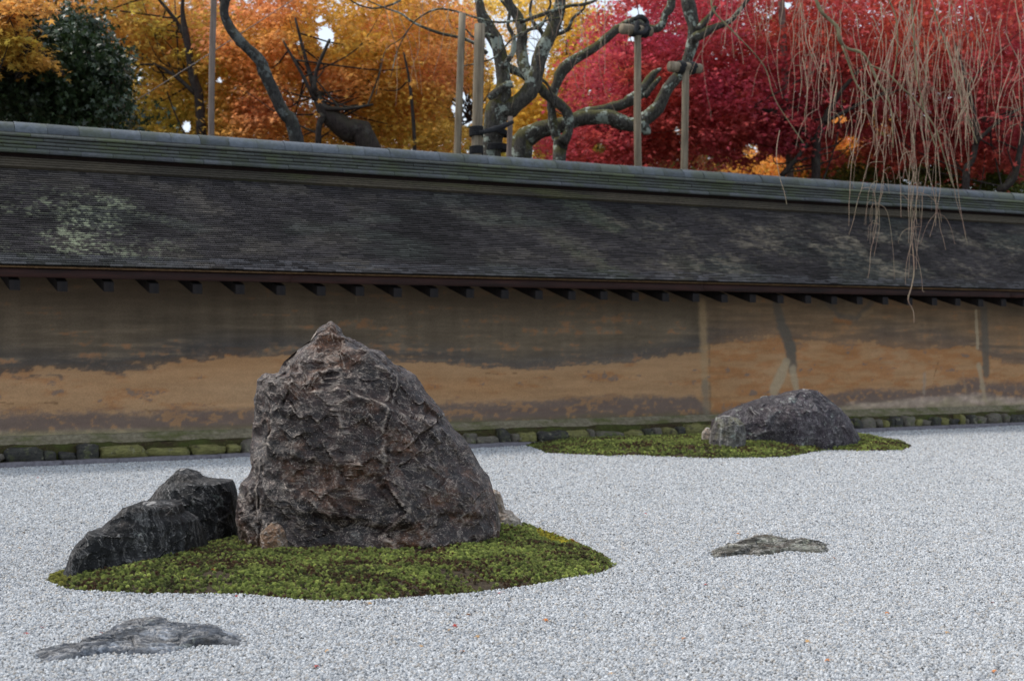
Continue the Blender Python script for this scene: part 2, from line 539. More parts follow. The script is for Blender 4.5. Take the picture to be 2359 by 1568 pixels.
def build_tuft(N, L, mat):
    ic = N.new('GeometryNodeMeshIcoSphere'); ic.inputs['Radius'].default_value = 0.3; ic.inputs['Subdivisions'].default_value = 2
    nr = N.new('GeometryNodeInputNormal')
    al = N.new('FunctionNodeAlignEulerToVector'); al.axis = 'Z'
    L.new(nr.outputs[0], al.inputs['Vector'])
    cn = N.new('GeometryNodeMeshCone'); cn.inputs['Vertices'].default_value = 3; cn.fill_type = 'NONE'
    cn.inputs['Radius Top'].default_value = 0.0; cn.inputs['Radius Bottom'].default_value = 0.13; cn.inputs['Depth'].default_value = 0.5
    i2 = N.new('GeometryNodeInstanceOnPoints')
    L.new(ic.outputs[0], i2.inputs['Points']); L.new(cn.outputs[0], i2.inputs['Instance']); L.new(al.outputs[0], i2.inputs['Rotation'])
    rl = N.new('GeometryNodeRealizeInstances'); L.new(i2.outputs[0], rl.inputs[0])
    sm = N.new('GeometryNodeSetMaterial'); sm.inputs['Material'].default_value = mat
    L.new(rl.outputs[0], sm.inputs[0])
    j = N.new('GeometryNodeGeometryToInstance'); L.new(sm.outputs[0], j.inputs[0])
    return j.outputs[0]

t = NT('pebble_stone')
c = t.attr('tint', 'INSTANCER')
n = t.noise(1.2, 3, 0.6)
PEBBLE = t.base(t.mix(1.0, c, t.ramp(n, [(0.3, 0.75), (0.7, 1.2)]), 'MULTIPLY'), 0.8)
t = NT('moss_leaf')
c = t.attr('tint', 'INSTANCER')
MOSSM = t.base(c, 0.7)

ZE = lambda x, y: (x / 7.258, 525 + y / 7.258)
ZF = lambda x, y: (650 + x / 10.484, 500 + y / 10.484)
FLAT1 = ([(175, 925), (235, 975), (290, 1005), (350, 1008), (450, 985), (600, 972), (760, 948), (900, 952), (1100, 956), (1250, 943), (1330, 918), (1460, 888), (1560, 858), (1700, 852), (1750, 820)],
         [(1760, 790), (1700, 745), (1650, 715), (1560, 685), (1300, 668), (1000, 680), (850, 708), (750, 738), (620, 785), (400, 812), (280, 845), (205, 880)])
FLAT2 = ([(608, 538), (700, 563), (790, 571), (1000, 575), (1150, 579), (1300, 565), (1420, 543), (1600, 528), (1750, 508), (1880, 478)],
         [(1885, 455), (1800, 410), (1600, 395), (1450, 350), (1300, 335), (1080, 335), (930, 368), (820, 400), (700, 455), (625, 505)])
def flat_poly(fb, conv, bz):
    return np.array([G(*conv(*p)) for p in fb[0]] + [G(*conv(*p), z=bz) for p in fb[1]])
pts = []; sz = []
y = 3.55
while y < 16.9:
    s = 0.0083 * (1 + 0.075 * max(0, y - 4.5))
    half = 0.385 * y + 0.25
    xs = np.arange(-half, half, s)
    xs = xs + rng.uniform(-0.5, 0.5, len(xs)) * s
    ys = y + rng.uniform(-0.5, 0.5, len(xs)) * s
    keep = ys < kY(xs) - 0.01
    xs, ys = xs[keep], ys[keep]
    if len(xs):
        pts.append(np.stack([xs, ys], 1)); sz.append(np.full(len(xs), s))
    y += s * 0.93
pts = np.concatenate(pts); sz = np.concatenate(sz)
th, a1, a2 = terrain(pts[:, 0], pts[:, 1])
q = np.c_[pts * 14, np.zeros(len(pts))]
edge = fbm(q, 3, 31) * 0.022 + rng.normal(0, 0.010, len(pts))
keep = (a1 < 0.012 + edge) & (a2 < 0.015 + edge)
for pf in (flat_poly(FLAT1, ZE, 0.04), flat_poly(FLAT2, ZF, 0.05)):
    keep &= poly_dist(np.c_[pts, pts[:, 0] * 0], pf) < 0.008 + rng.normal(0, 0.006, len(pts))
pts, sz, a1, a2 = pts[keep], sz[keep], a1[keep], a2[keep]
n = len(pts)
zz = gravel_h(pts[:, 0], pts[:, 1]) + rng.uniform(-0.5, 0.7, n) * sz * 0.45 + np.clip(1 - np.abs(np.maximum(a1, a2)) / 0.05, 0, 1) * 0.008
u = rng.random(n)
tone = np.clip(0.56 + rng.normal(0, 0.12, n), 0.15, 0.80)
tint = np.stack([tone * 1.0, tone * 1.0, tone * 0.995], 1)
tint *= np.array([0.76, 0.775, 0.79]); tone = tone * 0.76
tint[u < 0.13] = np.stack([tone, tone * 0.93, tone * 0.84], 1)[u < 0.13] * 0.9
m = (u > 0.13) & (u < 0.27); tint[m] *= np.array([0.62, 0.65, 0.69])
m = (u > 0.27) & (u < 0.283); tint[m] *= 0.28
o = gn_points('gravel', np.c_[pts, zz], sz * rng.uniform(0.5, 0.78, n), tint, build_pebbles, PEBBLE)
tag(o, 'loose pale grey and white gravel covering the court', 'gravel', kind='stuff')

# moss islands
def moss(name, poly, lab, spacing, seed, lab2):
    lo = poly[:, :2].min(0) - 0.05; hi = poly[:, :2].max(0) + 0.05
    nx = max(60, int((hi[0] - lo[0]) / 0.02)); ny = max(40, int((hi[1] - lo[1]) / 0.02))
    X, Y = np.meshgrid(np.linspace(lo[0], hi[0], nx), np.linspace(lo[1], hi[1], ny))
    X = X.ravel(); Y = Y.ravel()
    h, a1, a2 = terrain(X, Y)
    a = a1 if poly is MOSS1 else a2
    h = np.where(a > -0.015, h + 0.002, -0.05) + fbm(np.stack([X, Y, X * 0], 1) * 14, 3, seed) * 0.010
    ii = (np.arange(ny - 1)[:, None] * nx + np.arange(nx - 1)[None, :]).ravel()
    t = NT(name + '_soil')
    n = t.noise(40, 5, 0.7)
    m = t.base(t.ramp(n, [(0.3, (0.018, 0.012, 0.007)), (0.6, (0.05, 0.035, 0.018)), (0.8, (0.06, 0.07, 0.02))]), 0.95)
    t.bump(n, 1.0, 0.01)
    me = raw_mesh(name + '_bed', np.stack([X, Y, h], 1), np.stack([ii, ii + 1, ii + nx + 1, ii + nx], 1), [m], True)
    tag(link('moss_mound', me), lab2, kind='structure')
    xs = np.arange(lo[0], hi[0], spacing); ys = np.arange(lo[1], hi[1], spacing)
    X, Y = np.meshgrid(xs, ys); X = X.ravel() + rng.uniform(-.6, .6, X.size) * spacing; Y = Y.ravel() + rng.uniform(-.6, .6, Y.size) * spacing
    h, a1, a2 = terrain(X, Y)
    a = a1 if poly is MOSS1 else a2
    q = np.stack([X, Y, X * 0], 1)
    e = fbm(q * 14, 3, seed + 2)
    dens = fbm(q * 5, 4, seed + 3)
    gap = fbm(q * 16, 3, seed + 8)
    keep = (a > 0.002 + e * 0.015) & (rng.random(len(X)) < 0.93 - 0.5 * sstep(0.12, 0.4, dens) - 0.35 * sstep(0.1, 0.35, gap))
    X, Y, h, a, dens, q = X[keep], Y[keep], h[keep], a[keep], dens[keep], q[keep]
    n = len(X)
    z = h + fbm(q * 14, 3, seed) * 0.010 + rng.uniform(-0.003, 0.011, n)
    g1 = np.array([0.11, 0.145, 0.032]); g2 = np.array([0.30, 0.33, 0.085]); br = np.array([0.075, 0.038, 0.018]); dk = np.array([0.035, 0.042, 0.014])
    k = rng.random(n)[:, None]
    tint = g1 * (1 - k) + g2 * k
    f = fbm(q * 6, 4, seed + 5) + 0.35 * rng.normal(0, 1, n)
    mm = sstep(0.10, 0.36, f)[:, None]; tint = tint * (1 - mm) + br * mm
    mm = sstep(0.3, 0.6, rng.random(n) + 0.5 * fbm(q * 3, 3, seed + 6) - 0.35)[:, None] * 0.7; tint = tint * (1 - mm) + dk * mm
    if poly is MOSS1:
        yel = ((a < 0.15) & (X > GD(1235, 1235)[0]) & (Y > GD(1235, 1262)[1] * 0.995) & (rng.random(n) < 0.8))
        tint[yel] = np.array([0.30, 0.26, 0.03]) * rng.uniform(0.7, 1.2, (yel.sum(), 1))
        rr = yel & (a < 0.035); tint[rr] = np.array([0.22, 0.10, 0.02])
        le = X < GD(175, 1340)[0]; tint[le] = np.array([0.28, 0.27, 0.06]) * rng.uniform(0.7, 1.2, (le.sum(), 1))
    tint *= rng.uniform(0.6, 1.5, (n, 1)) * np.clip(1 + 0.5 * fbm(q * 8, 3, seed + 7), 0.5, 1.5)[:, None]
    o = gn_points(name, np.stack([X, Y, z + 0.003], 1), rng.uniform(0.7, 1.25, n) * spacing * 0.95, tint, build_tuft, MOSSM, False)
    tag(o, lab, 'moss', kind='stuff')
moss('moss', MOSS1, 'green and brown haircap moss around the tall rock', 0.0112, 3, 'low mossy mound under the three front rocks')
moss('moss', MOSS2, 'green moss patch around the low rock beside the wall', 0.0155, 11, 'low mossy mound near the wall')

# ------------------------------------------------------------------ rocks
def prof(pts, v):
    p = np.array(sorted(pts, key=lambda a: a[1]))
    return np.interp(v, p[:, 1], p[:, 0])
def tilt_axes(q):
    a = R(38); c_, s_ = math.cos(a), math.sin(a)
    return np.stack([q[:, 0] * c_ + q[:, 2] * s_, q[:, 1], -q[:, 0] * s_ + q[:, 2] * c_], 1)
def rock(name, left, right, conv, yc, thick, mat, label, amp, scl, seed, cols=260, rows=180, bury=0.08, relief=None, power=2.6, aniso=(1, 1, 1), depthpow=0.5, tilt=0.0):
    """outline given as left and right edge points (x,y); yc(px) is the distance of its middle; thick its half depth"""
    L = [conv(*p) for p in left]; Rr = [conv(*p) for p in right]
    top = min(min(p[1] for p in L), min(p[1] for p in Rr)); bot = max(max(p[1] for p in L), max(p[1] for p in Rr))
    v = np.linspace(0, 1, rows) ** 1.25
    py = top + (bot - top) * v
    xl = prof(L, py); xr = prof(Rr, py)
    xm = prof(L, [top])[0] * 0.5 + prof(Rr, [top])[0] * 0.5
    xl[0] = xr[0] = xm
    wmax = (xr - xl).max()
    th = np.arange(cols) / cols * 2 * math.pi
    ct, st = np.cos(th), np.sin(th)
    e = 2 / power
    cx = np.sign(ct) * np.abs(ct) ** e; sx = np.sign(st) * np.abs(st) ** e
    pxc = (xl + xr) / 2; pxr = (xr - xl) / 2
    PX = pxc[:, None] + pxr[:, None] * cx[None, :]
    YC = yc(PX)
    dep = thick * (pxr * 2 / wmax) ** depthpow
    dep[0] = 0
    YP = YC - 0.30 * dep[:, None]            # the outline is seen on the shoulder that faces the viewer
    X = (PX - 512) / F * YP
    Z = CAMH + (340 - py[:, None]) / F * YC
    Y = YC + dep[:, None] * sx[None, :] + tilt * (v[:, None] - 1)
    V = np.stack([X, Y, Z], -1)
    # skirt buried under the ground
    sk = V[-1].copy(); sk[:, 2] -= bury
    c0 = sk.mean(0)
    V = np.concatenate([V, sk[None]]); rows2 = rows + 1
    base = V.reshape(-1, 3)
    # outward directions
    C = V.mean(1, keepdims=True)
    Nn = V - C; Nn[..., 2] = 0
    du = np.roll(V, -1, 1) - np.roll(V, 1, 1)
    dv = np.gradient(V, axis=0)
    nrm = np.cross(du, dv); nl = np.linalg.norm(nrm, axis=-1, keepdims=True)
    nrm = nrm / (nl + 1e-9)
    sgn = np.sign((nrm * Nn).sum(-1, keepdims=True)); sgn[sgn == 0] = 1
    nrm = nrm * sgn
    nrm[0] = (0, 0, 1)
    if relief is not None:
        off = relief(PX, np.repeat(py[:, None], cols, 1)) * (sx[None, :] < 0.1) * np.clip(-sx[None, :] * 1.6, 0, 1)
        off = np.minimum(off, dep[:, None] * 0.45)
        V[:-1, :, 1] += off
    q = tilt_axes(V.reshape(-1, 3)) * np.asarray(aniso)      # bedding runs aslant
    wp = np.stack([fbm(q * scl * 1.6, 3, seed + 50 + k) for k in range(3)], 1) * 0.28
    f1, b1 = planes(q * scl + wp * 0.4, seed, 1.3)
    f2, b2 = planes(q * scl * 2.3 + wp * 0.8, seed + 7, 1.2)
    f3, b3 = planes(q * scl * 6.0 + wp * 2, seed + 13, 1.2)
    g2, _, e1 = facet(q * scl * 2.2 + wp * 1.1, seed + 23, 0.8, 0.8)
    g2 = g2 * sstep(-0.25, 0.25, fbm(q * scl * 0.7, 2, seed + 31))
    f1 = f1 - np.median(f1) - 0.25; f2 = f2 - np.median(f2); f3 = f3 - np.median(f3)
    lat = (1 - 0.85 * np.abs(cx) ** 4)[None, :].repeat(rows2, 0).ravel()
    d = amp * ((f1 * 1.25 + f2 * 0.80 + fbm(q * scl * 2, 4, seed + 3) * 0.15) * lat + (f2 * 0.15 + f3 * 0.48 + g2 * 0.14 + fbm(q * scl * 9, 5, seed + 4) * 0.30) * (0.35 + 0.65 * lat))
    fade = np.ones((rows2, cols)); fade[0] = 0.3; fade[1:6] = np.linspace(0.4, 1, 5)[:, None]
    V = V.reshape(-1, 3) + nrm.reshape(-1, 3) * (d * fade.ravel())[:, None]
    V = V.reshape(rows2, cols, 3); V[0] = V[0].mean(0)
    V = V.reshape(-1, 3)
    i = np.arange(rows2 - 1)[:, None] * cols; j = np.arange(cols)[None, :]; j2 = (j + 1) % cols
    Fq = np.stack([i + j, i + cols + j, i + cols + j2, i + j2], -1).reshape(-1, 4)
    loc = np.array([V[:, 0].mean(), V[:, 1].mean(), 0.0])
    tone = np.clip(0.30 * b1 + 0.30 * b2 + 0.25 * b3 + 0.15 * rng.random(len(V)), 0, 1)
    me = raw_mesh(name, V - loc, Fq, [mat], True, np.repeat(tone[:, None], 3, 1))
    me.set_sharp_from_angle(angle=R(38))
    return tag(link(name, me, loc=loc), label, 'rock')

ZB = lambda x, y: ((900 + x / 1.6508) / 4, (1250 + y / 1.6508) / 4)
ZL = lambda x, y: (50 + x / 10.484, 462.5 + y / 10.484)
ZD = lambda x, y: (x / K, y / K)

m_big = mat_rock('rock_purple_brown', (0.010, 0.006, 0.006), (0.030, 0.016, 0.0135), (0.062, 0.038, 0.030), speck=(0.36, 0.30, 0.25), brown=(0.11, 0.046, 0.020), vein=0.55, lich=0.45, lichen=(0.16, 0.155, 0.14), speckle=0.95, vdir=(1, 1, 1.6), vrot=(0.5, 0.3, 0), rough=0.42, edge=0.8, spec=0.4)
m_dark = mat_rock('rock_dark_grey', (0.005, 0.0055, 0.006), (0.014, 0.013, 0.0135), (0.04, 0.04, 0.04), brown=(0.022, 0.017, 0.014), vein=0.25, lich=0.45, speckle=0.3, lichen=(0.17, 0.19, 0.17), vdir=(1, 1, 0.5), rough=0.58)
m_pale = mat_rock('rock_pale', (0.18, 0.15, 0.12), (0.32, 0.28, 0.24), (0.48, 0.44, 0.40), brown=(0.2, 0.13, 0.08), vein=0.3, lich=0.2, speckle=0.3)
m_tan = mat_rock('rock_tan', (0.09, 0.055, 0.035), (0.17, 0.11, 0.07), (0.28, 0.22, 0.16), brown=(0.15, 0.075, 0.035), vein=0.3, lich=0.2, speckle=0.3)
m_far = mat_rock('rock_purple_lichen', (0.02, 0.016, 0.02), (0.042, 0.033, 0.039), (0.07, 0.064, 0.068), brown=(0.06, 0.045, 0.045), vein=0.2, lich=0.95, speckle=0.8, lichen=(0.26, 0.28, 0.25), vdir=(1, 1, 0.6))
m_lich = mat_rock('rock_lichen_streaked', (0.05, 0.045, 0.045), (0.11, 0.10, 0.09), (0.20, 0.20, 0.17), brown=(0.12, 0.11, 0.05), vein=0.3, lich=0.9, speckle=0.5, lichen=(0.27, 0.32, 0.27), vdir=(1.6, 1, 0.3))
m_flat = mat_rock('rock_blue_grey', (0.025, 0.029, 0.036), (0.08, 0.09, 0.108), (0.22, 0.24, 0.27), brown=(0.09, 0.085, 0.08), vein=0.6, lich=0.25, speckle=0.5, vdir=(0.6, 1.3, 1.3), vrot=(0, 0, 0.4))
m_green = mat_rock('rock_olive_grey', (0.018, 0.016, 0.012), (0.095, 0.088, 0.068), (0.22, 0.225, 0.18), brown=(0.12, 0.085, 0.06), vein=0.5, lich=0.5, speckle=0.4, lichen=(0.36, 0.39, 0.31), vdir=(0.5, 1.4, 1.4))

def relief_big(PX, PY):
    x = (PX * 4 - 900) * 1.6508; y = (PY * 4 - 1250) * 1.6508
    wob = fbm(np.stack([x.ravel() / 120, y.ravel() / 120, x.ravel() * 0], 1), 5, 77).reshape(x.shape) * 60
    x = x + wob; y = y + wob * 0.8
    o = np.zeros_like(x)
    # narrow left flank set back behind a vertical arris
    o += 0.10 * (1 - sstep(300, 330, x)) * sstep(380, 420, y) * (1 - sstep(780, 960, y))
    # summit block set back above a sloping ledge
    led = 405 - (x - 310) * 0.17
    o += (0.13 + 0.0006 * np.clip(led - y, 0, 300)) * (1 - sstep(led - 14, led + 6, y)) * sstep(200, 330, x) * (1 - sstep(735, 790, x))
    # ledge above the front bulge
    led2 = 470 + np.abs(x - 760) * 0.18 + np.clip(x - 800, 0, 999) * 0.22
    o += 0.07 * (1 - sstep(led2 - 20, led2 + 10, y)) * sstep(560, 640, x)
    # crack and set-back on the right shoulder
    o += 0.045 * sstep(1120, 1150, x) * (1 - sstep(900, 1150, y))
    o += 0.03 * np.exp(-((x - 1120 - (y - 500) * 0.02) / 9) ** 2) * sstep(340, 400, y) * (1 - sstep(1000, 1100, y))
    # hollow under the brow at mid height and undercut above the foot
    o += 0.018 * sstep(930, 1010, y - 0.12 * (x - 700)) * (1 - sstep(1050, 1250, y)) * sstep(380, 520, x) * (1 - sstep(1050, 1150, x))
    o += 0.018 * sstep(1270, 1330, y - 30 * np.sin(x / 130)) * (1 - sstep(1360, 1450, y)) * sstep(520, 600, x)
    # fluted, splintered left foot
    o += -0.02 * sstep(900, 1200, y) * (1 - sstep(260, 420, x)) + 0.008 * np.sin(x / 9.0 + y / 160) * (1 - sstep(260, 330, x)) * sstep(700, 900, y)
    # broad facets on the right flank
    o += 0.10 * sstep(1250, 1700, x) * sstep(500, 900, y)
    return o
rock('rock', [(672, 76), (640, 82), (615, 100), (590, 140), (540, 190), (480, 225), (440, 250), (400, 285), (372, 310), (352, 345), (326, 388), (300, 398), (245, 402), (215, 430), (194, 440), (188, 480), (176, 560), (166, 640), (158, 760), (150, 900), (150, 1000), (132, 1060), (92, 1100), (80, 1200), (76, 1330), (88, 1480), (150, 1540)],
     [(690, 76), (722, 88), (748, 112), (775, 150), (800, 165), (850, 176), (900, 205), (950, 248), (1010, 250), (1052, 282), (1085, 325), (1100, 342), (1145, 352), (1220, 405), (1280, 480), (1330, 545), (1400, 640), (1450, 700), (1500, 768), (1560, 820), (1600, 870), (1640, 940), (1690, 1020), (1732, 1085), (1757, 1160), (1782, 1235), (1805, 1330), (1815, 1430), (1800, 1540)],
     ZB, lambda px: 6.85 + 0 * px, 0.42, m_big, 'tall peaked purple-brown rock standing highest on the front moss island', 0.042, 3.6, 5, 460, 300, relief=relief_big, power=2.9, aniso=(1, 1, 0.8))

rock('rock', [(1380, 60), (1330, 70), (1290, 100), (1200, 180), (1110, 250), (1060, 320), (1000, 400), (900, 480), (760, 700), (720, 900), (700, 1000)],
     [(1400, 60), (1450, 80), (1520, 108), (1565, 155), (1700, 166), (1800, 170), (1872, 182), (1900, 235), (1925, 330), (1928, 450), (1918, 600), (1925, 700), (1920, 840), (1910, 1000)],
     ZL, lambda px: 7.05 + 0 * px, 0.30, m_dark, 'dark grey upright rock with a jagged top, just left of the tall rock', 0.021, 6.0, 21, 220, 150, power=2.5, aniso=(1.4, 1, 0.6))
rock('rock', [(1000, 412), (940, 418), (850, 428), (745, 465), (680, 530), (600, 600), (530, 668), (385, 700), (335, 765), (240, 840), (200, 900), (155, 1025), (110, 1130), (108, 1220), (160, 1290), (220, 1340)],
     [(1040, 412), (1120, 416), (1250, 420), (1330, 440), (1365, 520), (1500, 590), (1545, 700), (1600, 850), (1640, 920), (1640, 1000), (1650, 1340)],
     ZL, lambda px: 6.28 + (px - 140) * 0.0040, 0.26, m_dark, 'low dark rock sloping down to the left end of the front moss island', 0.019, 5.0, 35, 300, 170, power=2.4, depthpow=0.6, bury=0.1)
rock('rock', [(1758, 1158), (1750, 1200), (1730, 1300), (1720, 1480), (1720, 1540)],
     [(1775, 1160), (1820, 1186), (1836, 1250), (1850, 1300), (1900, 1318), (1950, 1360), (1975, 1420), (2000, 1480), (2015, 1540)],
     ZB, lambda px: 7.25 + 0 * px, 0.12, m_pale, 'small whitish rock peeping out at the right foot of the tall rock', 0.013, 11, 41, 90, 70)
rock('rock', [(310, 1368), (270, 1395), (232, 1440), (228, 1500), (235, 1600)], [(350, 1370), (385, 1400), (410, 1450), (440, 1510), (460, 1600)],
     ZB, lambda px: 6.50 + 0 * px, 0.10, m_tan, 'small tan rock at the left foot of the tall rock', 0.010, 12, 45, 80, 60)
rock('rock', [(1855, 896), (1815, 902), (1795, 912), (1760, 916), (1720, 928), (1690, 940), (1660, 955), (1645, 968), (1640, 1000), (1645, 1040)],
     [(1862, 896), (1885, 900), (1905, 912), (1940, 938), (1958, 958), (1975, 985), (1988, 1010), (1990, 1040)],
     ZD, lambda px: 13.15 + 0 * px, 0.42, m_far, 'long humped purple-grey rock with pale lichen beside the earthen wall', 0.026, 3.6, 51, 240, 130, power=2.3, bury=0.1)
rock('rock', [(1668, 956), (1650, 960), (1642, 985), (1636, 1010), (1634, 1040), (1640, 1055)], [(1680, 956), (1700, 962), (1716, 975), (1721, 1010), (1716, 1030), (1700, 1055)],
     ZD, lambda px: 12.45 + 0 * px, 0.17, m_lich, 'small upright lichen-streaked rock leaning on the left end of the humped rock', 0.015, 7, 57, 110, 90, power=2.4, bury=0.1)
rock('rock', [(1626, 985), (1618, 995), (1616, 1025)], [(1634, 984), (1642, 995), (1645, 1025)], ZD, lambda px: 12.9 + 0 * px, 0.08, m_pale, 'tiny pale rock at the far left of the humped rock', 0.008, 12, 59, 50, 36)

def flat_rock(front, back, conv, hs, hmax, mat, label, amp, scl, seed, aniso, rings=110, cols=300, back_z=0.04):
    fr = [G(*conv(*p)) for p in front]
    bk = [G(*conv(*p), z=back_z) for p in back]
    poly = np.array([p[:2] for p in fr] + [p[:2] for p in bk])
    c = poly.mean(0)
    th = np.arange(cols) / cols * 2 * math.pi - math.pi
    ang = np.arctan2(poly[:, 1] - c[1], poly[:, 0] - c[0]); rad = np.hypot(poly[:, 0] - c[0], poly[:, 1] - c[1])
    # exact ray / polygon crossing
    Rd = np.zeros(cols)
    for i in range(len(poly)):
        a, b = poly[i] - c, poly[(i + 1) % len(poly)] - c
        d = np.stack([np.cos(th), np.sin(th)], 1)
        e = b - a
        den = d[:, 0] * e[1] - d[:, 1] * e[0]
        tt = (a[0] * e[1] - a[1] * e[0]) / (den + 1e-12)
        uu = (a[0] * d[:, 1] - a[1] * d[:, 0]) / (den + 1e-12)
        m = (tt > 0) & (uu >= -1e-6) & (uu <= 1 + 1e-6)
        Rd = np.where(m, np.maximum(Rd, tt), Rd)
    Rd = np.where(Rd <= 0, rad.mean(), Rd)
    r = np.linspace(0, 1.08, rings)[:, None]
    X = c[0] + r * Rd[None] * np.cos(th)[None]; Y = c[1] + r * Rd[None] * np.sin(th)[None]
    q = np.stack([X.ravel(), Y.ravel(), 0 * X.ravel()], 1)
    H = hmax * (1 - np.clip(r, 0, 1.08) ** 8) + 0 * X
    H = H + hs(X, Y, c)
    qa = q * np.asarray(aniso)
    wp = np.stack([fbm(qa * scl * 1.5, 3, seed + 50 + k) for k in range(3)], 1) * 0.35
    f1, b1, e1 = facet(qa * scl + wp, seed, 1.0, 0.6)
    f2, b2, e2 = facet(qa * scl * 2.6 + wp * 2, seed + 5, 1.0, 0.8)
    d = amp * (f1 + 0.5 * f2 + 0.9 * fbm(qa * scl, 5, seed + 9)) - amp * 0.7 * np.exp(-(e1 / 0.06) ** 2)
    Z = H + d.reshape(X.shape) * np.clip((1.15 - r) * 5, 0, 1) - 0.012
    Z[-1] = -0.06
    V = np.stack([X, Y, Z], -1)
    V[0] = V[0].mean(0)
    V = V.reshape(-1, 3)
    i = np.arange(rings - 1)[:, None] * cols; j = np.arange(cols)[None]; j2 = (j + 1) % cols
    Fq = np.stack([i + j, i + cols + j, i + cols + j2, i + j2], -1).reshape(-1, 4)
    loc = np.array([c[0], c[1], 0])
    tone = np.clip(0.4 * b1 + 0.4 * b2 + 0.2 * rng.random(len(V)), 0, 1)
    me = raw_mesh('rock', V - loc, Fq, [mat], True, np.repeat(tone[:, None], 3, 1))
    return tag(link('rock', me, loc=loc), label, 'rock')
ZE = lambda x, y: (x / 7.258, 525 + y / 7.258)
ZF = lambda x, y: (650 + x / 10.484, 500 + y / 10.484)
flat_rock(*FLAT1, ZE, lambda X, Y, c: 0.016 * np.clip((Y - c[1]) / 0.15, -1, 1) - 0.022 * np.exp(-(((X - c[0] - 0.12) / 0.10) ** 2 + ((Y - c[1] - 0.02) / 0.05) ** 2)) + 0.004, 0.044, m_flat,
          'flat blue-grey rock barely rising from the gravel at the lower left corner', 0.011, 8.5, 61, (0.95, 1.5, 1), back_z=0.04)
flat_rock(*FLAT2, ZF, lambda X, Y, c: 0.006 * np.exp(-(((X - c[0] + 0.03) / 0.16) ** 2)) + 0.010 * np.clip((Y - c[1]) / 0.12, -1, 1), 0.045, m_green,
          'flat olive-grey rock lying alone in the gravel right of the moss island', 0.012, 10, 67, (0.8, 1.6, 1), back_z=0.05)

# ------------------------------------------------------------------ the earthen wall
wall = empty('earthen_wall', (O2[0], O2[1], 0), WALL_ANG)
tag(wall, 'long ochre earthen wall with a bark-shingled roof and tiled ridge behind the gravel', 'wall')
S0, S1 = -1.6, 17.5
PC = 1.08                                     # middle of the wall in depth

# wall face painted by weathering: colour worked out per vertex in wall coordinates
SW = lambda x: s_at(x / K, 0.53)              # 2359-px column -> distance along the wall
def ZW(x, y):                                  # height on the wall face for a reading (x,y)
    q = O2 + N2 * 0.53 + U2 * SW(x)
    return CAMH + (340 - y / K) / F * q[1]
ds, dz = 0.0125, 0.0105
sg = np.concatenate([np.arange(S0, 13.6, ds), np.linspace(13.6, S1, 60)]); zg = np.arange(0.20, 1.56, dz)
Sg, Zg = np.meshgrid(sg, zg)
s, z = Sg.ravel(), Zg.ravel()
q = np.stack([s, z * 3.2, 0 * s], 1)
nA = fbm(q * 1.1, 5, 101); nB = fbm(q * np.array([4, 5, 1]), 5, 103, 0.62); nC = fbm(np.stack([s * 2.5, z * 26, 0 * s], 1), 5, 105, 0.6); nD = fbm(np.stack([s * 16, z * 22, 0 * s], 1), 4, 107, 0.65)
def lerp_pts(pts, x):
    a = np.array(pts); return np.interp(x, a[:, 0], a[:, 1])
xs_px = [0, 250, 420, 600, 1000, 1200, 1400, 1600]
up_pts = [(S0, 0.90)] + [(SW(x), ZW(x, y)) for x, y in [(0, 855), (150, 858), (260, 862), (420, 835), (620, 822), (1000, 835), (1200, 850), (1400, 835), (1612, 815), (1640, 800), (1790, 770), (1840, 790), (1960, 790), (2100, 800), (2250, 805), (2290, 830), (2359, 840)]] + [(S1, 0.9)]
lo_pts = [(S0, 0.50)] + [(SW(x), ZW(x, y)) for x, y in [(0, 945), (300, 945), (560, 940), (900, 918), (1100, 925), (1300, 915), (1600, 905), (1640, 950), (1800, 935), (1900, 905), (2000, 890), (2100, 895), (2240, 870), (2300, 880), (2359, 880)]] + [(S1, 0.5)]
bt_pts = [(S0, 0.34)] + [(SW(x), ZW(x, y)) for x, y in [(0, 990), (400, 985), (800, 975), (1200, 970), (1600, 962), (1900, 935), (2000, 922), (2240, 905), (2359, 915)]] + [(S1, 0.36)]
zu = lerp_pts(up_pts, s); zl = lerp_pts(lo_pts, s); zb = lerp_pts(bt_pts, s)
ochre = np.array([0.36, 0.200, 0.095]); ochre2 = np.array([0.37, 0.230, 0.125]); rust = np.array([0.32, 0.130, 0.045])
grime = np.array([0.105, 0.090, 0.078]); brown = np.array([0.155, 0.118, 0.080]); soot_shade = np.array([0.085, 0.060, 0.040]); dust = np.array([0.34, 0.28, 0.18]); pink = np.array([0.44, 0.34, 0.27]); mossc = np.array([0.10, 0.10, 0.035])
def mixc(c, d, m):
    m = np.clip(m, 0, 1)[:, None]; return c * (1 - m) + d * m
c = np.repeat(ochre[None], len(s), 0)
right = sstep(SW(1600), SW(1650), s)
c = mixc(c, ochre2, 0.5 + nA * 0.8 - 0.25 * right)
c = mixc(c, rust, sstep(0.05, 0.5, nB + 0.25 * right) * 0.55)
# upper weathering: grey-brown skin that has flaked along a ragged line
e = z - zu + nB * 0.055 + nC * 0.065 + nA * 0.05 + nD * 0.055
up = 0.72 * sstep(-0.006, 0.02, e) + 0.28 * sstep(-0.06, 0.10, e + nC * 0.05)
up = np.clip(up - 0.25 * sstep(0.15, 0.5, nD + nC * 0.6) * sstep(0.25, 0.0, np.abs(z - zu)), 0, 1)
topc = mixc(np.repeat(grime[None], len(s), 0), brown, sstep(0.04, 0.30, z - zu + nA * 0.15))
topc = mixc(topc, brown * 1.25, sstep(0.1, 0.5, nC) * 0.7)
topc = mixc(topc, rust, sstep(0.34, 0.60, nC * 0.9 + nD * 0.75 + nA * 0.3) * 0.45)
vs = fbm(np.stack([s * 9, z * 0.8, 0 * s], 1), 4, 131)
topc = topc * (0.74 + 0.26 * sstep(2.5, 8.5, s + nA) + 0.2 * vs + 0.18 * nC)[:, None]
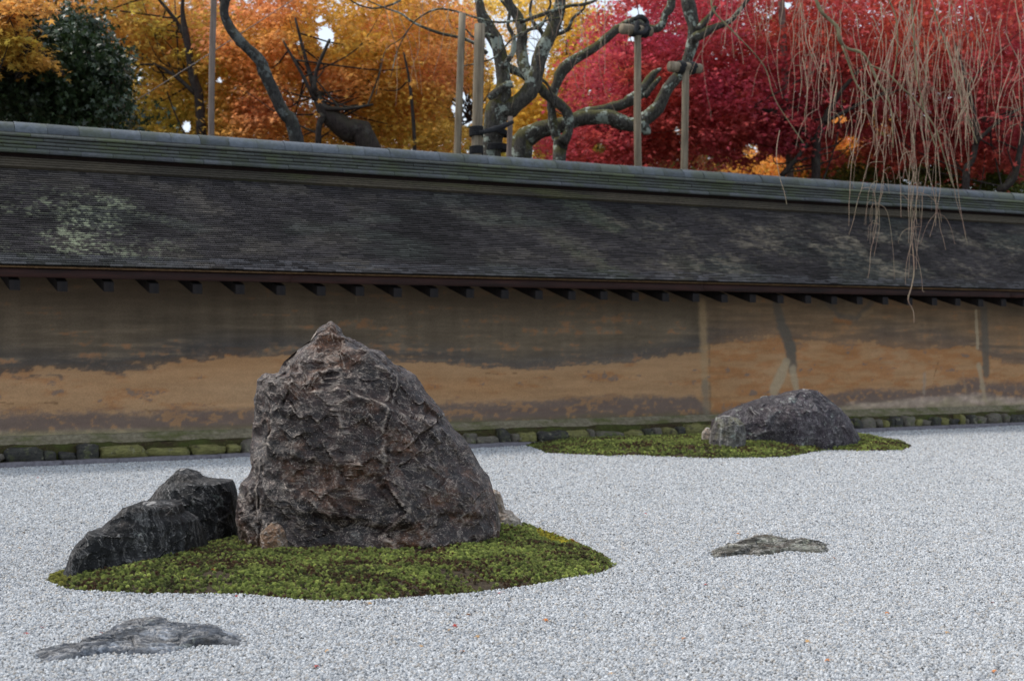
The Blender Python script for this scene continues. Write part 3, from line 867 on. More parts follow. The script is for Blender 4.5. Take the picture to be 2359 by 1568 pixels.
topc = mixc(topc, ochre * 0.75, right * (0.45 + 0.5 * nA + 0.3 * nC) * 0.8)
topc = mixc(topc, soot_shade, sstep(0.30, 0.75, z - zu + nC * 0.2) * 0.7 * (1 - 0.5 * right))  # grime and eave shade painted together, darker towards the top
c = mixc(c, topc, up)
# grey blotches left in the ochre band
c = c * (1 + 0.14 * nC + 0.10 * nA)[:, None]
c = mixc(c, grime * 1.35, 0.8 * sstep(0.28, 0.42, nB * 0.75 + nD * 0.55 + nC * 0.15 - 0.05) * (1 - up) * 0.9)
# lower dark band and pale foot
lw = 0.85 * sstep(-0.03, 0.05, zl - z + nB * 0.07 + nD * 0.06)
lowc = mixc(np.repeat(grime[None] * np.array([1.15, 1.05, 1.1]), len(s), 0), ochre * 0.85, sstep(0.12, 0.4, nD + nB * 0.5) * 0.8)
c = mixc(c, lowc, lw)
ft = sstep(-0.02, 0.05, zb - z + nB * 0.05)
pk = sstep(SW(1880), SW(2000), s)
c = mixc(c, mixc(np.repeat(dust[None], len(s), 0), pink, pk * (0.6 + nB)), ft * (0.75 + 0.5 * nD))
c = mixc(c, mossc, sstep(0.27, 0.22, z + nB * 0.04) * 0.35)
# repairs: strips and patches of other plaster
wz = nB * 0.022 + nD * 0.014
def seg(p0, p1, w0, w1, col, strength=1.0, soft=0.022):
    global c
    a = np.array([SW(p0[0]), ZW(*p0)]); b = np.array([SW(p1[0]), ZW(*p1)])
    ab = b - a; pt = np.stack([s, z], 1)
    t = np.clip(((pt - a) @ ab) / (ab @ ab), 0, 1)
    d = np.linalg.norm(pt - (a + t[:, None] * ab), axis=1) + wz
    w = w0 * (1 - t) + w1 * t
    c = mixc(c, np.asarray(col), sstep(w + soft, w - soft, d) * strength)
pl = (0.36, 0.28, 0.18); pd = (0.12, 0.10, 0.078)
seg((1620, 700), (1624, 880), 0.050, 0.048, (0.34, 0.235, 0.13), 0.7, 0.03)
seg((1624, 880), (1628, 965), 0.045, 0.040, (0.19, 0.16, 0.115), 0.7, 0.03)
seg((1634, 720), (1636, 960), 0.008, 0.006, (0.16, 0.115, 0.07), 0.6, 0.006)
seg((1788, 690), (1800, 740), 0.05, 0.06, pd, 0.9); seg((1800, 740), (1822, 800), 0.065, 0.08, pd, 0.95); seg((1822, 800), (1826, 850), 0.08, 0.06, pd, 0.95)
seg((1812, 835), (1782, 900), 0.05, 0.07, pl, 0.85); seg((1826, 850), (1836, 905), 0.05, 0.045, pl, 0.85)
seg((1905, 690), (1935, 728), 0.03, 0.03, pd, 0.7); seg((1935, 728), (1975, 732), 0.03, 0.03, pd, 0.8); seg((1975, 732), (2010, 695), 0.03, 0.03, pd, 0.7)
seg((1925, 735), (1960, 742), 0.02, 0.02, rust, 0.6); seg((1990, 725), (2010, 715), 0.025, 0.02, (0.30, 0.2, 0.11), 0.6)
seg((2250, 715), (2253, 800), 0.022, 0.02, pl, 0.9, 0.006); seg((2268, 690), (2272, 860), 0.06, 0.055, pd, 0.9)
seg((2255, 840), (2268, 920), 0.035, 0.03, pl, 0.8)
seg((2130, 860), (2128, 905), 0.015, 0.02, (0.3, 0.23, 0.17), 0.7); seg((2218, 860), (2224, 900), 0.015, 0.02, (0.3, 0.2, 0.12), 0.7)
seg((822, 680), (824, 745), 0.006, 0.006, (0.16, 0.12, 0.08), 0.7, 0.005)
for pp_ in ([(0, 925), (30, 930), (45, 938), (75, 936), (90, 926), (130, 928)], [(330, 940), (345, 946), (380, 942)], [(430, 930), (470, 928), (500, 934)], [(1120, 858), (1160, 862), (1190, 858)], [(2170, 800), (2160, 840), (2150, 870)], [(620, 905), (700, 903)]):
    for a_, b_ in zip(pp_[:-1], pp_[1:]): seg(a_, b_, 0.003, 0.003, (0.14, 0.075, 0.035), 0.7, 0.004)
c = c * 1.22 * (1 + 0.10 * nD[:, None] + 0.06 * nC[:, None])
prot = 0.004 * up + nB * 0.004 + nC * 0.0025 + nD * 0.0015
batter = 0.52 + 0.03 * (z - 0.2) / 1.3
V = np.stack([s, batter - prot, z], 1)
nS = len(sg); nZ = len(zg)
ii = (np.arange(nZ - 1)[:, None] * nS + np.arange(nS - 1)[None]).ravel()
WALLM = mat_tint('earth_plaster', 0.92, 0.22, 90, 0.35, 0.004, 0.15)
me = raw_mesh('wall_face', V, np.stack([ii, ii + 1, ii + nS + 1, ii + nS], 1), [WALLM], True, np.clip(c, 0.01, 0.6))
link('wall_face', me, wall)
earth = flat_mat('packed_earth', (0.25, 0.16, 0.08), 0.95, 0.3, 8)
# core and back of the wall
V, Fc = merge([(box_v(S0, S1, 0.58, 2 * PC - 0.53, 0.0, 1.56), BOXF)])
link('wall_core', raw_mesh('wall_core', V, Fc, [earth]), wall)

# plaster footing and mossy ledge at the foot of the wall
t = NT('footing')
n1 = t.noise(5, 6, 0.7, t.vec((0.5, 1, 1))); n2 = t.noise(26, 5, 0.7)
c0 = t.mix(t.ramp(n2, [(0.35, 0.0), (0.65, 1.0)]), (0.14, 0.12, 0.08), (0.27, 0.235, 0.16))
FOOT = t.base(t.mix(t.ramp(n1, [(0.48, 0.0), (0.62, 0.8)]), c0, (0.09, 0.10, 0.025)), 0.95); t.bump(n2, 0.6, 0.01)
t = NT('mossy_ledge')
n1 = t.noise(7, 6, 0.7, t.vec((0.6, 1, 1))); n2 = t.noise(40, 5, 0.7)
c0 = t.mix(t.ramp(n1, [(0.38, 0.0), (0.6, 1.0)]), (0.045, 0.03, 0.014), (0.06, 0.07, 0.015))
LEDGE = t.base(t.mix(t.ramp(n2, [(0.55, 0.0), (0.7, 0.6)]), c0, (0.16, 0.15, 0.05)), 0.95); t.bump(n2, 1.0, 0.02)
def strip(name, prof_pts, mat, parent, seed, amp=0.008, step=0.03, s0=S0, s1=S1):
    pr = np.array(prof_pts); ss = np.arange(s0, s1, step); n = len(ss); m = len(pr)
    Sx = np.repeat(ss, m); Pp = np.tile(pr[:, 0], n); Zp = np.tile(pr[:, 1], n)
    q = np.stack([Sx * 5, Pp * 8, Zp * 8], 1)
    nn = fbm(q, 4, seed) * amp
    V = np.stack([Sx, Pp - nn, Zp + nn], 1)
    i = np.arange(n - 1)[:, None] * m + np.arange(m - 1)[None]
    i = i.ravel()
    return link(name, raw_mesh(name, V, np.stack([i, i + m, i + m + 1, i + 1], 1), [mat], True), parent)
strip('footing', [(0.40, 0.145), (0.43, 0.165), (0.455, 0.18), (0.475, 0.185), (0.485, 0.205), (0.50, 0.215), (0.56, 0.225)], FOOT, wall, 5, 0.008)
strip('mossy_ledge', [(0.36, -0.04), (0.362, 0.09), (0.37, 0.125), (0.39, 0.142), (0.42, 0.150), (0.47, 0.155)], LEDGE, wall, 6, 0.014)

# kerb of long granite pieces
kerb = empty('kerb', (O2[0], O2[1], 0), WALL_ANG)
tag(kerb, 'low grey granite kerb between the gravel and the drain', kind='structure')
KM = flat_mat('granite_kerb', (0.15, 0.14, 0.155), 0.85, 0.35, 30)
def rough_box(x0, x1, y0, y1, z0, z1, amp, seed, nx=10):
    xs = np.linspace(x0, x1, nx)
    pr = np.array([[y0 + 0.008, z0], [y0, z0 + 0.01], [y0, z1 - 0.01], [y0 + 0.012, z1], [y1 - 0.012, z1], [y1, z1 - 0.01], [y1, z0]])
    m = len(pr)
    V = np.stack([np.repeat(xs, m), np.tile(pr[:, 0], nx), np.tile(pr[:, 1], nx)], 1)
    nn = fbm(V * 14 + seed * 3.1, 3, seed) * amp
    V[:, 1] += nn; V[:, 2] += nn * 0.8
    i = (np.arange(nx - 1)[:, None] * m + np.arange(m - 1)[None]).ravel()
    fs = [np.stack([i, i + m, i + m + 1, i + 1], 1)]
    k = (nx - 1) * m
    fs.append(np.array([[0, 1, 2, 3, 4, 5, 6][::1], [k + 6, k + 5, k + 4, k + 3, k + 2, k + 1, k]]))
    return V, fs
x = S0; k = 0
while x < S1:
    L = random.uniform(0.9, 1.5)
    V, fs = rough_box(x, x + L - 0.008, 0.0, 0.115, -0.05, 0.040, 0.008, 200 + k, 24)
    link('kerb_stone', raw_mesh('kerb_stone', V, fs, [KM], True), kerb)
    x += L; k += 1
# drain bed between kerb and footing stones
dm = flat_mat('drain_bed', (0.12, 0.12, 0.12), 0.9, 0.4, 60)
me = raw_mesh('drain', [[S0, 0.1, -0.035], [S1, 0.1, -0.035], [S1, 0.4, -0.035], [S0, 0.4, -0.035]], [[0, 1, 2, 3]], [dm])
dr = link('drain', me, None, (O2[0], O2[1], 0)); dr.rotation_euler = (0, 0, WALL_ANG); tag(dr, 'narrow drain along the foot of the wall', kind='structure')

# foundation stones
FSM = []
for nm, a, b, cc in [('foundation_olive', (0.11, 0.105, 0.035), (0.27, 0.25, 0.09), (0.06, 0.05, 0.035)), ('foundation_dark', (0.03, 0.03, 0.028), (0.075, 0.07, 0.06), (0.11, 0.12, 0.05)),
                     ('foundation_grey', (0.10, 0.09, 0.075), (0.19, 0.165, 0.13), (0.09, 0.11, 0.03))]:
    t = NT(nm); n1 = t.noise(9, 6, 0.7); n2 = t.noise(34, 5, 0.75, t.vec((0.5, 1, 1.5)))
    cx = t.mix(t.ramp(n2, [(0.35, 0.0), (0.65, 1.0)]), a, b)
    cx = t.mix(t.ramp(n1, [(0.52, 0.0), (0.66, 0.9)]), cx, cc)
    cx = t.mix(t.ramp(t.noise(16, 5, 0.7), [(0.58, 0.0), (0.66, 0.7)]), cx, (0.30, 0.28, 0.19))
    t.bump(n2, 0.8, 0.015); FSM.append(t.base(cx, 0.85))
def boulder(w, d, h, seed, nu=16, nv=9):
    th = np.arange(nu) / nu * 2 * math.pi; ph = np.linspace(-math.pi / 2, math.pi / 2, nv)
    sp = lambda a, e: np.sign(a) * np.abs(a) ** e
    X = sp(np.cos(ph)[:, None], 0.42) * sp(np.cos(th)[None], 0.5) * w / 2
    Y = sp(np.cos(ph)[:, None], 0.55) * sp(np.sin(th)[None], 0.55) * d / 2
    Z = sp(np.sin(ph)[:, None], 0.6) * h / 2 + 0 * X
    V = np.stack([X, Y, Z], -1).reshape(-1, 3)
    f, b, e = facet(V * 11 + seed * 1.7, seed, 1, 0.7)
    V = V * (1 + (0.26 * f + 0.26 * fbm(V * 9 + seed, 3, seed))[:, None])
    i = np.arange(nv - 1)[:, None] * nu; j = np.arange(nu)[None]; j2 = (j + 1) % nu
    return V, np.stack([i + j, i + j2, i + nu + j2, i + nu + j], -1).reshape(-1, 4)
x = -0.5; k = 0
while x < 13.2:
    w = random.choice([0.08, 0.11, 0.14, 0.18, 0.22, 0.28]) * random.uniform(0.8, 1.2)
    if s_at(106) < x < s_at(128) and w < 0.4: w = 0.40
    elif s_at(155) < x < s_at(180): w = 0.36
    h = random.uniform(0.08, 0.165)
    V, fs = boulder(w, 0.16, h, 300 + k)
    V += np.array([x + w / 2, 0.345 + random.uniform(-0.012, 0.012), 0.055 + random.uniform(-0.012, 0.008)])
    mi = 0 if w > 0.33 else random.choice([0, 0, 1, 1, 2, 2])
    o = link('foundation_stone', raw_mesh('foundation_stone', V, fs, [FSM[mi]], True), wall)
    x += w * 0.99 + random.uniform(0.0, 0.012); k += 1

# rafters, fascia and eave edge
RW = mat_wood('dark_rafter', (0.006, 0.005, 0.006), (0.014, 0.010, 0.009))
FW = NT('fascia_wood')
n1 = FW.noise(22, 5, 0.65, FW.vec((0.07, 1, 1))); n2 = FW.noise(3.0, 4, 0.6, FW.vec((0.6, 1, 1)))
cx = FW.mix(FW.ramp(n1, [(0.35, 0.0), (0.65, 1.0)]), (0.014, 0.006, 0.005), (0.042, 0.014, 0.010))
FW = FW.base(FW.mix(0.7, cx, FW.ramp(n2, [(0.3, 0.5), (0.7, 1.5)]), 'MULTIPLY'), 0.75)
EDGE = mat_wood('cut_bark_edge', (0.14, 0.08, 0.04), (0.26, 0.16, 0.08))
sa, sb = s_at(34 / K, 0.05), s_at(2311 / K, 0.05)
pitch = (sb - sa) / 30
SL = (2.56 - 1.60) / (0.95 + 0.03)            # roof slope
raf = None
for k in range(-3, 36):
    if raf is None:
        w = 0.040
        y0, y1 = 0.045, 0.70
        zf = 1.392; rise = 0.27
        V = np.array([[-w, y0, zf], [w, y0, zf], [w, y1, zf + rise * (y1 - y0)], [-w, y1, zf + rise * (y1 - y0)],
                      [-w, y0, zf + 0.08], [w, y0, zf + 0.08], [w, y1, zf + 0.09 + rise * (y1 - y0)], [-w, y1, zf + 0.09 + rise * (y1 - y0)]])
        raf = raw_mesh('rafter', V, BOXF, [RW])
    o = link('rafter', raf, wall, (sa + k * pitch, random.uniform(-0.006, 0.006), random.uniform(-0.004, 0.004)))
def long_box(name, y0, y1, z0, z1, mat, seed, amp=0.003, s0=S0, s1=S1):
    V, fs = rough_box(s0, s1, y0, y1, z0, z1, amp, seed, 120)
    return link(name, raw_mesh(name, V, fs, [mat], True), wall)
x = S0; k = 0
while x < S1:
    L = random.choice([3.6, 4.0, 4.4])
    V, fs = rough_box(x, min(x + L, S1) - 0.003, 0.015, 0.07, 1.500, 1.572, 0.0025, 401 + k, 40)
    link('fascia_board', raw_mesh('fascia_board', V, fs, [FW], True), wall)
    x += L; k += 1
long_box('eave_lath', -0.012, 0.09, 1.575, 1.592, EDGE, 402, 0.003)
# roof boarding under the bark (both slopes)
SOF = mat_wood('soffit_board', (0.03, 0.022, 0.018), (0.06, 0.042, 0.03))
def roof_pt(t, off=0.0):                       # t from the eave (0) to the ridge (1); off is the lift from the slope
    L = math.hypot(0.98, 0.96)
    sag = -0.022 * math.sin(math.pi * t)
    return (-0.03 + 0.98 * t - (off + sag) * 0.96 / L, 1.597 + 0.96 * t + (off + sag) * 0.98 / L)
for side in (0, 1):
    a0, b0 = roof_pt(0.03, -0.02), roof_pt(1.0, -0.02); a1_, b1_ = roof_pt(0.03, -0.05), roof_pt(1.0, -0.05)
    fx = (lambda y: y) if side == 0 else (lambda y: 2 * PC - y)
    V = np.array([[S0, fx(a0[0]), a0[1]], [S1, fx(a0[0]), a0[1]], [S1, fx(b0[0]), b0[1]], [S0, fx(b0[0]), b0[1]],
                  [S0, fx(a1_[0]), a1_[1]], [S1, fx(a1_[0]), a1_[1]], [S1, fx(b1_[0]), b1_[1]], [S0, fx(b1_[0]), b1_[1]]])
    link('roof_board', raw_mesh('roof_board', V, BOXF, [SOF]), wall)
# bark shingles, course on course
NC = 47
lip = np.array([0.052, 0.047, 0.050]); 
def shingles(side):
    Vs, Cs = [], []
    for k in range(NC):
        t0 = k / NC * 0.925
        t1 = t0 + 0.925 / NC * 1.9
        if k > NC - 1: t1 = 0.98
        n = int((S1 - S0) / 0.085)
        ed = np.sort(S0 + (np.arange(n + 1) + rng.uniform(-0.45, 0.45, n + 1)) * 0.085)
        lift = rng.uniform(0, 0.0022, n) + 0.0022 * np.clip(fbm(np.stack([ed[:-1] * 1.2, np.full(n, k * 0.4), 0 * ed[:-1]], 1), 3, 500), -1, 1)
        thk = 0.0115 + 0.002 * (k < 6)
        dt = rng.uniform(-0.0012, 0.0012, n) + 0.0022 * fbm(np.stack([ed[:-1] * 0.8, np.full(n, k * 0.9), 0 * ed[:-1]], 1), 3, 501)
        for idx, (T, off) in enumerate([(t0, 0.0), (t1, -0.014), (t0, thk), (t1, -0.014 + 0.010)]):
            L = math.hypot(0.98, 0.96)
            tt = T + (dt if idx in (0, 2) else 0)
            sag = -0.022 * np.sin(math.pi * tt)
            of = off + sag + (lift if idx in (0, 2) else 0)
            yy = -0.03 + 0.98 * tt - of * 0.96 / L
            zz = 1.597 + 0.96 * tt + of * 0.98 / L
            if side: yy = 2 * PC - yy
            Vs.append((ed[:-1] + 0.001, yy, zz)); Vs.append((ed[1:] - 0.001, yy, zz))
        # colour of each shingle
        m = (ed[:-1] + ed[1:]) / 2
        tq = np.full(n, t0)
        qq = np.stack([m * 1.0, tq * 6, 0 * m], 1)
        blot = fbm(qq * np.array([1.1, 0.8, 1]), 4, 510)
        drag = fbm(np.stack([(m + tq * 0.9) * 2.6, tq * 5, 0 * m], 1), 5, 511, 0.6)
        spot = fbm(np.stack([m * 7, tq * 30, 0 * m], 1), 3, 512, 0.7)
        cc = np.repeat(lip[None], n, 0) * (1 + 0.9 * blot[:, None] + 0.5 * drag[:, None])
        cc = mixc(cc, np.array([0.13, 0.115, 0.095]), sstep(0.0, 0.5, drag + 0.5 * blot) * 0.6)
        cc = mixc(cc, np.array([0.095, 0.105, 0.095]), sstep(-0.05, 0.4, -blot + 0.5 * drag) * 0.55)
        xl, xr, xr2 = s_at(300 / K, 0.5), s_at(1250 / K, 0.5), s_at(1700 / K, 0.5)
        lich = sstep(0.5, 0.05, np.abs((m - s_at(130 / K, 0.4)) / 2.6)) * sstep(0.03, 0.15, tq) * sstep(0.80, 0.5, tq)
        A1 = lich * np.clip(0.5 + drag * 1.6, 0, 1)
        pale = sstep(xr - 1, xr2 + 0.5, m) * sstep(0.04, 0.16, tq) * sstep(0.86, 0.6, tq) * sstep(s_at(2359 / K, .5) + 1.5, s_at(2250 / K, .5), m)
        A2 = pale * np.clip(0.45 + drag * 1.4, 0, 1)
        cc = mixc(cc, np.array([0.075, 0.09, 0.055]), sstep(0.0, 0.5, drag) * sstep(0.3, 0.0, np.abs(m - 5.8) / 6) * 0.6)
        if k < 5: cc = mixc(cc, np.array([0.15, 0.15, 0.165]), sstep(0.1, 0.5, rng.random(n) * 0.8 + spot * 0.5) * 0.55)
        cc = np.clip(cc, 0.012, 1) * rng.uniform(0.55, 1.5, (n, 1))
        Cs.append(np.c_[cc * 0.5, A1, A2])
    V = []; C = []
    FB = np.array([[0, 1, 3, 2], [4, 6, 7, 5], [0, 4, 5, 1], [0, 2, 6, 4], [1, 5, 7, 3]])
    if side: FB = FB[:, ::-1]
    Fl = []; o = 0
    for k in range(NC):
        blk = Vs[k * 8:(k + 1) * 8]
        arr = np.stack([np.stack([np.broadcast_to(b[0], Cs[k][:, 0].shape), b[1] * np.ones(len(Cs[k])), b[2] * np.ones(len(Cs[k]))], 1) for b in blk], 1)
        n = len(arr)
        V.append(arr.reshape(-1, 3)); C.append(np.repeat(Cs[k], 8, 0))
        Fl.append((FB[None] + (np.arange(n) * 8)[:, None, None] + o).reshape(-1, 4)); o += n * 8
    return np.concatenate(V), np.concatenate(Fl), np.concatenate(C)
t = NT('bark_shingle')
c = t.attr('tint')
nn = t.noise(55, 5, 0.65, t.vec((0.6, 1.5, 1.5)))
c = t.mix(1.0, c, t.ramp(nn, [(0.25, 0.55), (0.5, 1.0), (0.75, 1.5)]), 'MULTIPLY')
sepw = t.n.new('ShaderNodeSeparateColor'); t.l.new(t.attr('growth'), sepw.inputs[0])
sh = t.vec((1, 1, 1), (0, R(-38), 0))
v1 = t.noise(26, 3, 0.6, t.vec((0.8, 1.0, 1.3))); v2 = t.noise(6, 5, 0.7, t.vec((1, 1.3, 1.3)))
lm_ = t.math('MULTIPLY', t.ramp(t.math('ADD', t.math('MULTIPLY', v1, 0.6), t.math('MULTIPLY', v2, 0.4)), [(0.50, 0.0), (0.56, 1.0)]), sepw.outputs[0])
c = t.mix(lm_, c, (0.30, 0.33, 0.22))
v3 = t.noise(11, 5, 0.7, t.vec((0.7, 1.2, 2.2))); v4 = t.noise(2.2, 5, 0.6, t.vec((0.8, 1.4, 1.4)))
lm_ = t.math('MULTIPLY', t.ramp(t.math('ADD', t.math('MULTIPLY', v3, 0.6), t.math('MULTIPLY', v4, 0.4)), [(0.50, 0.0), (0.58, 0.85)]), sepw.outputs[1])
c = t.mix(lm_, c, (0.235, 0.205, 0.155))
t.bump(nn, 0.6, 0.004)
t.b.inputs['Specular IOR Level'].default_value = 0.2
SHM = t.base(c, 0.88)
for side in (0, 1):
    V, Fc, Cc = shingles(side)
    me = raw_mesh('bark_shingles', V, Fc, [SHM], False, Cc[:, :3])
    g4 = np.ones((len(V), 4), np.float32); g4[:, 0] = Cc[:, 3]; g4[:, 1] = Cc[:, 4]
    me.color_attributes.new('growth', 'FLOAT_COLOR', 'POINT').data.foreach_set('color', g4.ravel())
    o = link('bark_shingles', me, wall)
    tag(o, kind='stuff')
# upper capping bands of bark below the ridge
CAPM = mat_tint('bark_capping', 0.9, 0.5, 45, 0.7, 0.006, 0.2, (0.5, 1.5, 1.5))
for b in range(4):
    for side in (0, 1):
        t0 = 0.885 + b * 0.020; ss = np.arange(S0, S1, 0.05); n = len(ss)
        w = fbm(np.stack([ss * 0.9, 0 * ss + b, 0 * ss], 1), 4, 520 + b) * 0.004
        rows = []
        for (T, off) in [(t0, 0.0), (t0, 0.030 + 0.004 * b), (t0 + 0.068 - b * 0.016, 0.022 + 0.004 * b)]:
            L = math.hypot(0.98, 0.96)
            yy = -0.03 + 0.98 * (T + w) - off * 0.96 / L; z_ = 1.597 + 0.96 * (T + w) + off * 0.98 / L
            if side: yy = 2 * PC - yy
            rows.append(np.stack([ss, yy, z_], 1))
        V = np.concatenate(rows); i = np.arange(n - 1)
        Fc = np.concatenate([np.stack([i + r_ * n, i + 1 + r_ * n, i + 1 + (r_ + 1) * n, i + (r_ + 1) * n], 1) for r_ in (0, 1)])
        g = fbm(V * np.array([2.2, 9, 9]), 4, 530); g2 = fbm(V * np.array([1.2, 1, 1]), 3, 535)
        cc = mixc(np.repeat(np.array([[0.040, 0.035, 0.027]]), len(V), 0), np.array([0.06, 0.065, 0.025]), sstep(0.1, 0.5, g) * 0.8)
        cc = mixc(cc, np.array([0.085, 0.068, 0.045]), sstep(-0.3, 0.3, g2) * 0.5)
        link('bark_band', raw_mesh('bark_band', V, Fc, [CAPM], False, cc), wall)

# ridge: courses of flat tiles and a round capping, every tile a piece of its own
TM = []
for nm, a, b, mo, amt in [('tile_cap', (0.055, 0.066, 0.076), (0.115, 0.132, 0.155), (0.055, 0.064, 0.036), 0.75), ('tile_flat', (0.035, 0.042, 0.038), (0.075, 0.080, 0.075), (0.050, 0.062, 0.025), 0.85),
                          ('tile_low', (0.04, 0.044, 0.048), (0.085, 0.09, 0.098), (0.045, 0.058, 0.026), 0.7)]:
    t = NT(nm); oi = t.n.new('ShaderNodeObjectInfo')
    wv = t.n.new('ShaderNodeVectorMath'); wv.operation = 'ADD'
    t.l.new(t.tc.outputs['Object'], wv.inputs[0]); t.l.new(oi.outputs['Location'], wv.inputs[1])
    n1 = t.noise(3.0, 6, 0.65, wv.outputs[0]); n2 = t.noise(30, 5, 0.7, wv.outputs[0])
    cx = t.mix(t.ramp(n2, [(0.3, 0.0), (0.7, 1.0)]), a, b)
    cx = t.mix(t.ramp(n1, [(0.42, 0.0), (0.6, amt)]), cx, mo)
    cx = t.mix(1.0, cx, t.ramp(oi.outputs['Random'], [(0.0, 0.75), (1.0, 1.22)]), 'MULTIPLY')
    t.bump(n2, 0.35, 0.004); TM.append(t.base(cx, 0.55))
TL = 0.268
def tile_flat(hw, h, lipr):
    xs = [0.0015, TL - 0.0015]
    pr = [(-hw, 0.003), (-hw - 0.002, h * 0.45), (-hw + lipr, h), (hw - lipr, h), (hw + 0.002, h * 0.45), (hw, 0.003)]
    V = np.array([[x, y, z] for x in xs for y, z in pr]); m = len(pr)
    j = np.arange(m); j2 = (j + 1) % m
    fs = [np.stack([j, j2, j2 + m, j + m], 1), np.array([list(range(m))[::-1], list(range(m, 2 * m))])]
    return V, fs
def tile_round(r, h0):
    th = np.linspace(0, math.pi, 13)
    pr = [(-r, 0.0)] + [(-r * math.cos(a), h0 + r * 0.80 * math.sin(a)) for a in th] + [(r, 0.0)]
    rows = []
    for x, k in ((0.001, 1.0), (0.012, 1.02), (0.028, 1.0), (TL - 0.001, 0.985)):
        rows += [[x, y * k, z * k] for y, z in pr]
    V = np.array(rows); m = len(pr); Fq = []
    for a in range(3):
        for j in range(m - 1): Fq.append([a * m + j, a * m + j + 1, (a + 1) * m + j + 1, (a + 1) * m + j])
    return V, [np.array(Fq)]
zb0 = 2.584
courses = [(0.212, 0.042, 0.016, 2, 'ridge_tile'), (0.172, 0.027, 0.003, 1, 'ridge_tile'), (0.166, 0.027, 0.003, 1, 'ridge_tile'), (0.160, 0.027, 0.003, 1, 'ridge_tile'), (0.170, 0.034, 0.012, 1, 'ridge_tile')]
zc = zb0
s_lo, s_hi = -0.45, 12.9
for ci, (hw, h, lp, mi, nm) in enumerate(courses):
    V, fs = tile_flat(hw, h, lp)
    me = raw_mesh(nm, V, fs, [TM[mi]])
    off = (ci % 2) * TL * 0.5 + ci * 0.03
    k = 0; x = S0 + off; rest = []
    while x < S1:
        if s_lo < x < s_hi:
            o = link('ridge_tile', me, wall, (x, PC + random.uniform(-0.003, 0.003), zc + random.uniform(-0.001, 0.001)))
        else:
            rest.append((V + np.array([x, PC, zc]), fs))
        x += TL
    Vr, Fr = merge(rest)
    tag(link('ridge_tiles_far', raw_mesh('ridge_tiles_far', Vr, Fr, [TM[mi]]), wall), kind='stuff')
    zc += h + 0.005
# ridge core; its near-black colour paints the shadow gap under the tiles
link('ridge_core', raw_mesh('ridge_core', box_v(S0, S1, PC - 0.15, PC + 0.15, 2.50, zc), BOXF, [flat_mat('shaded_ridge_wood', (0.018, 0.010, 0.008), 0.95)]), wall)
V, fs = tile_round(0.118, 0.012)
me = raw_mesh('cap_tile', V, fs, [TM[0]], True)
x = S0; rest = []
while x < S1:
    if s_lo < x < s_hi: link('cap_tile', me, wall, (x, PC + random.uniform(-0.002, 0.002), zc + random.uniform(-0.002, 0.002)))
    else: rest.append((V + np.array([x, PC, zc]), fs))
    x += TL
Vr, Fr = merge(rest)
tag(link('cap_tiles_far', raw_mesh('cap_tiles_far', Vr, Fr, [TM[0]], True), wall), kind='stuff')

# ------------------------------------------------------------------ trees beyond the wall
BARK = mat_bark('cherry_bark', (0.085, 0.078, 0.066), (0.016, 0.014, 0.012), (0.30, 0.34, 0.29), (0.075, 0.07, 0.018), 0.85, 0.85)
DBARK = mat_bark('maple_bark', (0.045, 0.033, 0.028), (0.014, 0.010, 0.009), (0.12, 0.12, 0.10), (0.05, 0.05, 0.02), 0.25, 0.3)
GBARK = mat_bark('lean_bark', (0.05, 0.048, 0.045), (0.014, 0.013, 0.012), (0.17, 0.19, 0.18), (0.06, 0.06, 0.03), 0.5, 0.4)
ROPE = flat_mat('black_rope', (0.02, 0.02, 0.022), 0.9, 0.5, 80)
PALE = mat_wood('peeled_pole', (0.13, 0.10, 0.068), (0.27, 0.225, 0.16), 1.0, 0.8)
GREYP = mat_wood('grey_pole', (0.13, 0.10, 0.085), (0.23, 0.18, 0.15), 1.0)
Z1 = lambda x, y: (450 + x / 6.74, y / 6.74)
def limb(pts, Y, conv=Z1, dY=0.0, sides=14, rough=0.16, seed=0, down=True):
    """pts: (x, y, width) in the reading; Y distance (or list)"""
    n = len(pts); out = []
    for i, (x, y, w) in enumerate(pts):
        px, py = conv(x, y)
        Yi = Y[i] if isinstance(Y, (list, tuple)) else Y + dY * i / max(1, n - 1)
        p = P(px, py, Yi)
        k = conv(1, 0)[0] - conv(0, 0)[0]
        out.append([*p, w * k / F * Yi / 2])
    return tube(smooth_path(out, seg=0.06), sides, rough, seed)
def down(pt, conv, Y):                        # continue a limb from the frame point down to the soil
    px, py = conv(*pt[:2]); return P(px, py, Y)
def tree_obj(name, loc, label, cat='tree', group=None):
    e = empty(name, loc); tag(e, label, cat, group); return e
def part(name, VF, mat, parent, smooth=True, **kw):
    V, Fc = VF
    return link(name, raw_mesh(name, to_local(V, parent.location), Fc, [mat], smooth, **kw), parent)
def trunk_to_ground(x, y, w, Y, conv, lean=0.0, flare=1.25):
    px, py = conv(x, y); p = P(px, py, Y); k = conv(1, 0)[0] - conv(0, 0)[0]; r = w * k / F * Y / 2
    return [[p[0] + lean, p[1], -0.1, r * flare], [p[0] + lean * 0.6, p[1], p[2] * 0.45, r * 1.1]], [*p, r]
def limb3(pts3, sides=14, rough=0.16, seed=0, seg=0.06):
    return tube(smooth_path(pts3, seg=seg), sides, rough, seed)
def c3(pts, Y, conv=Z1):
    k = (conv(1, 0)[0] - conv(0, 0)[0]) * (1.12 if conv is Z1 else 1.0); out = []
    for i, (x, y, w) in enumerate(pts):
        Yi = Y[i] if isinstance(Y, (list, tuple)) else Y
        out.append([*P(*conv(x, y), Yi), w * k / F * Yi / 2])
    return out

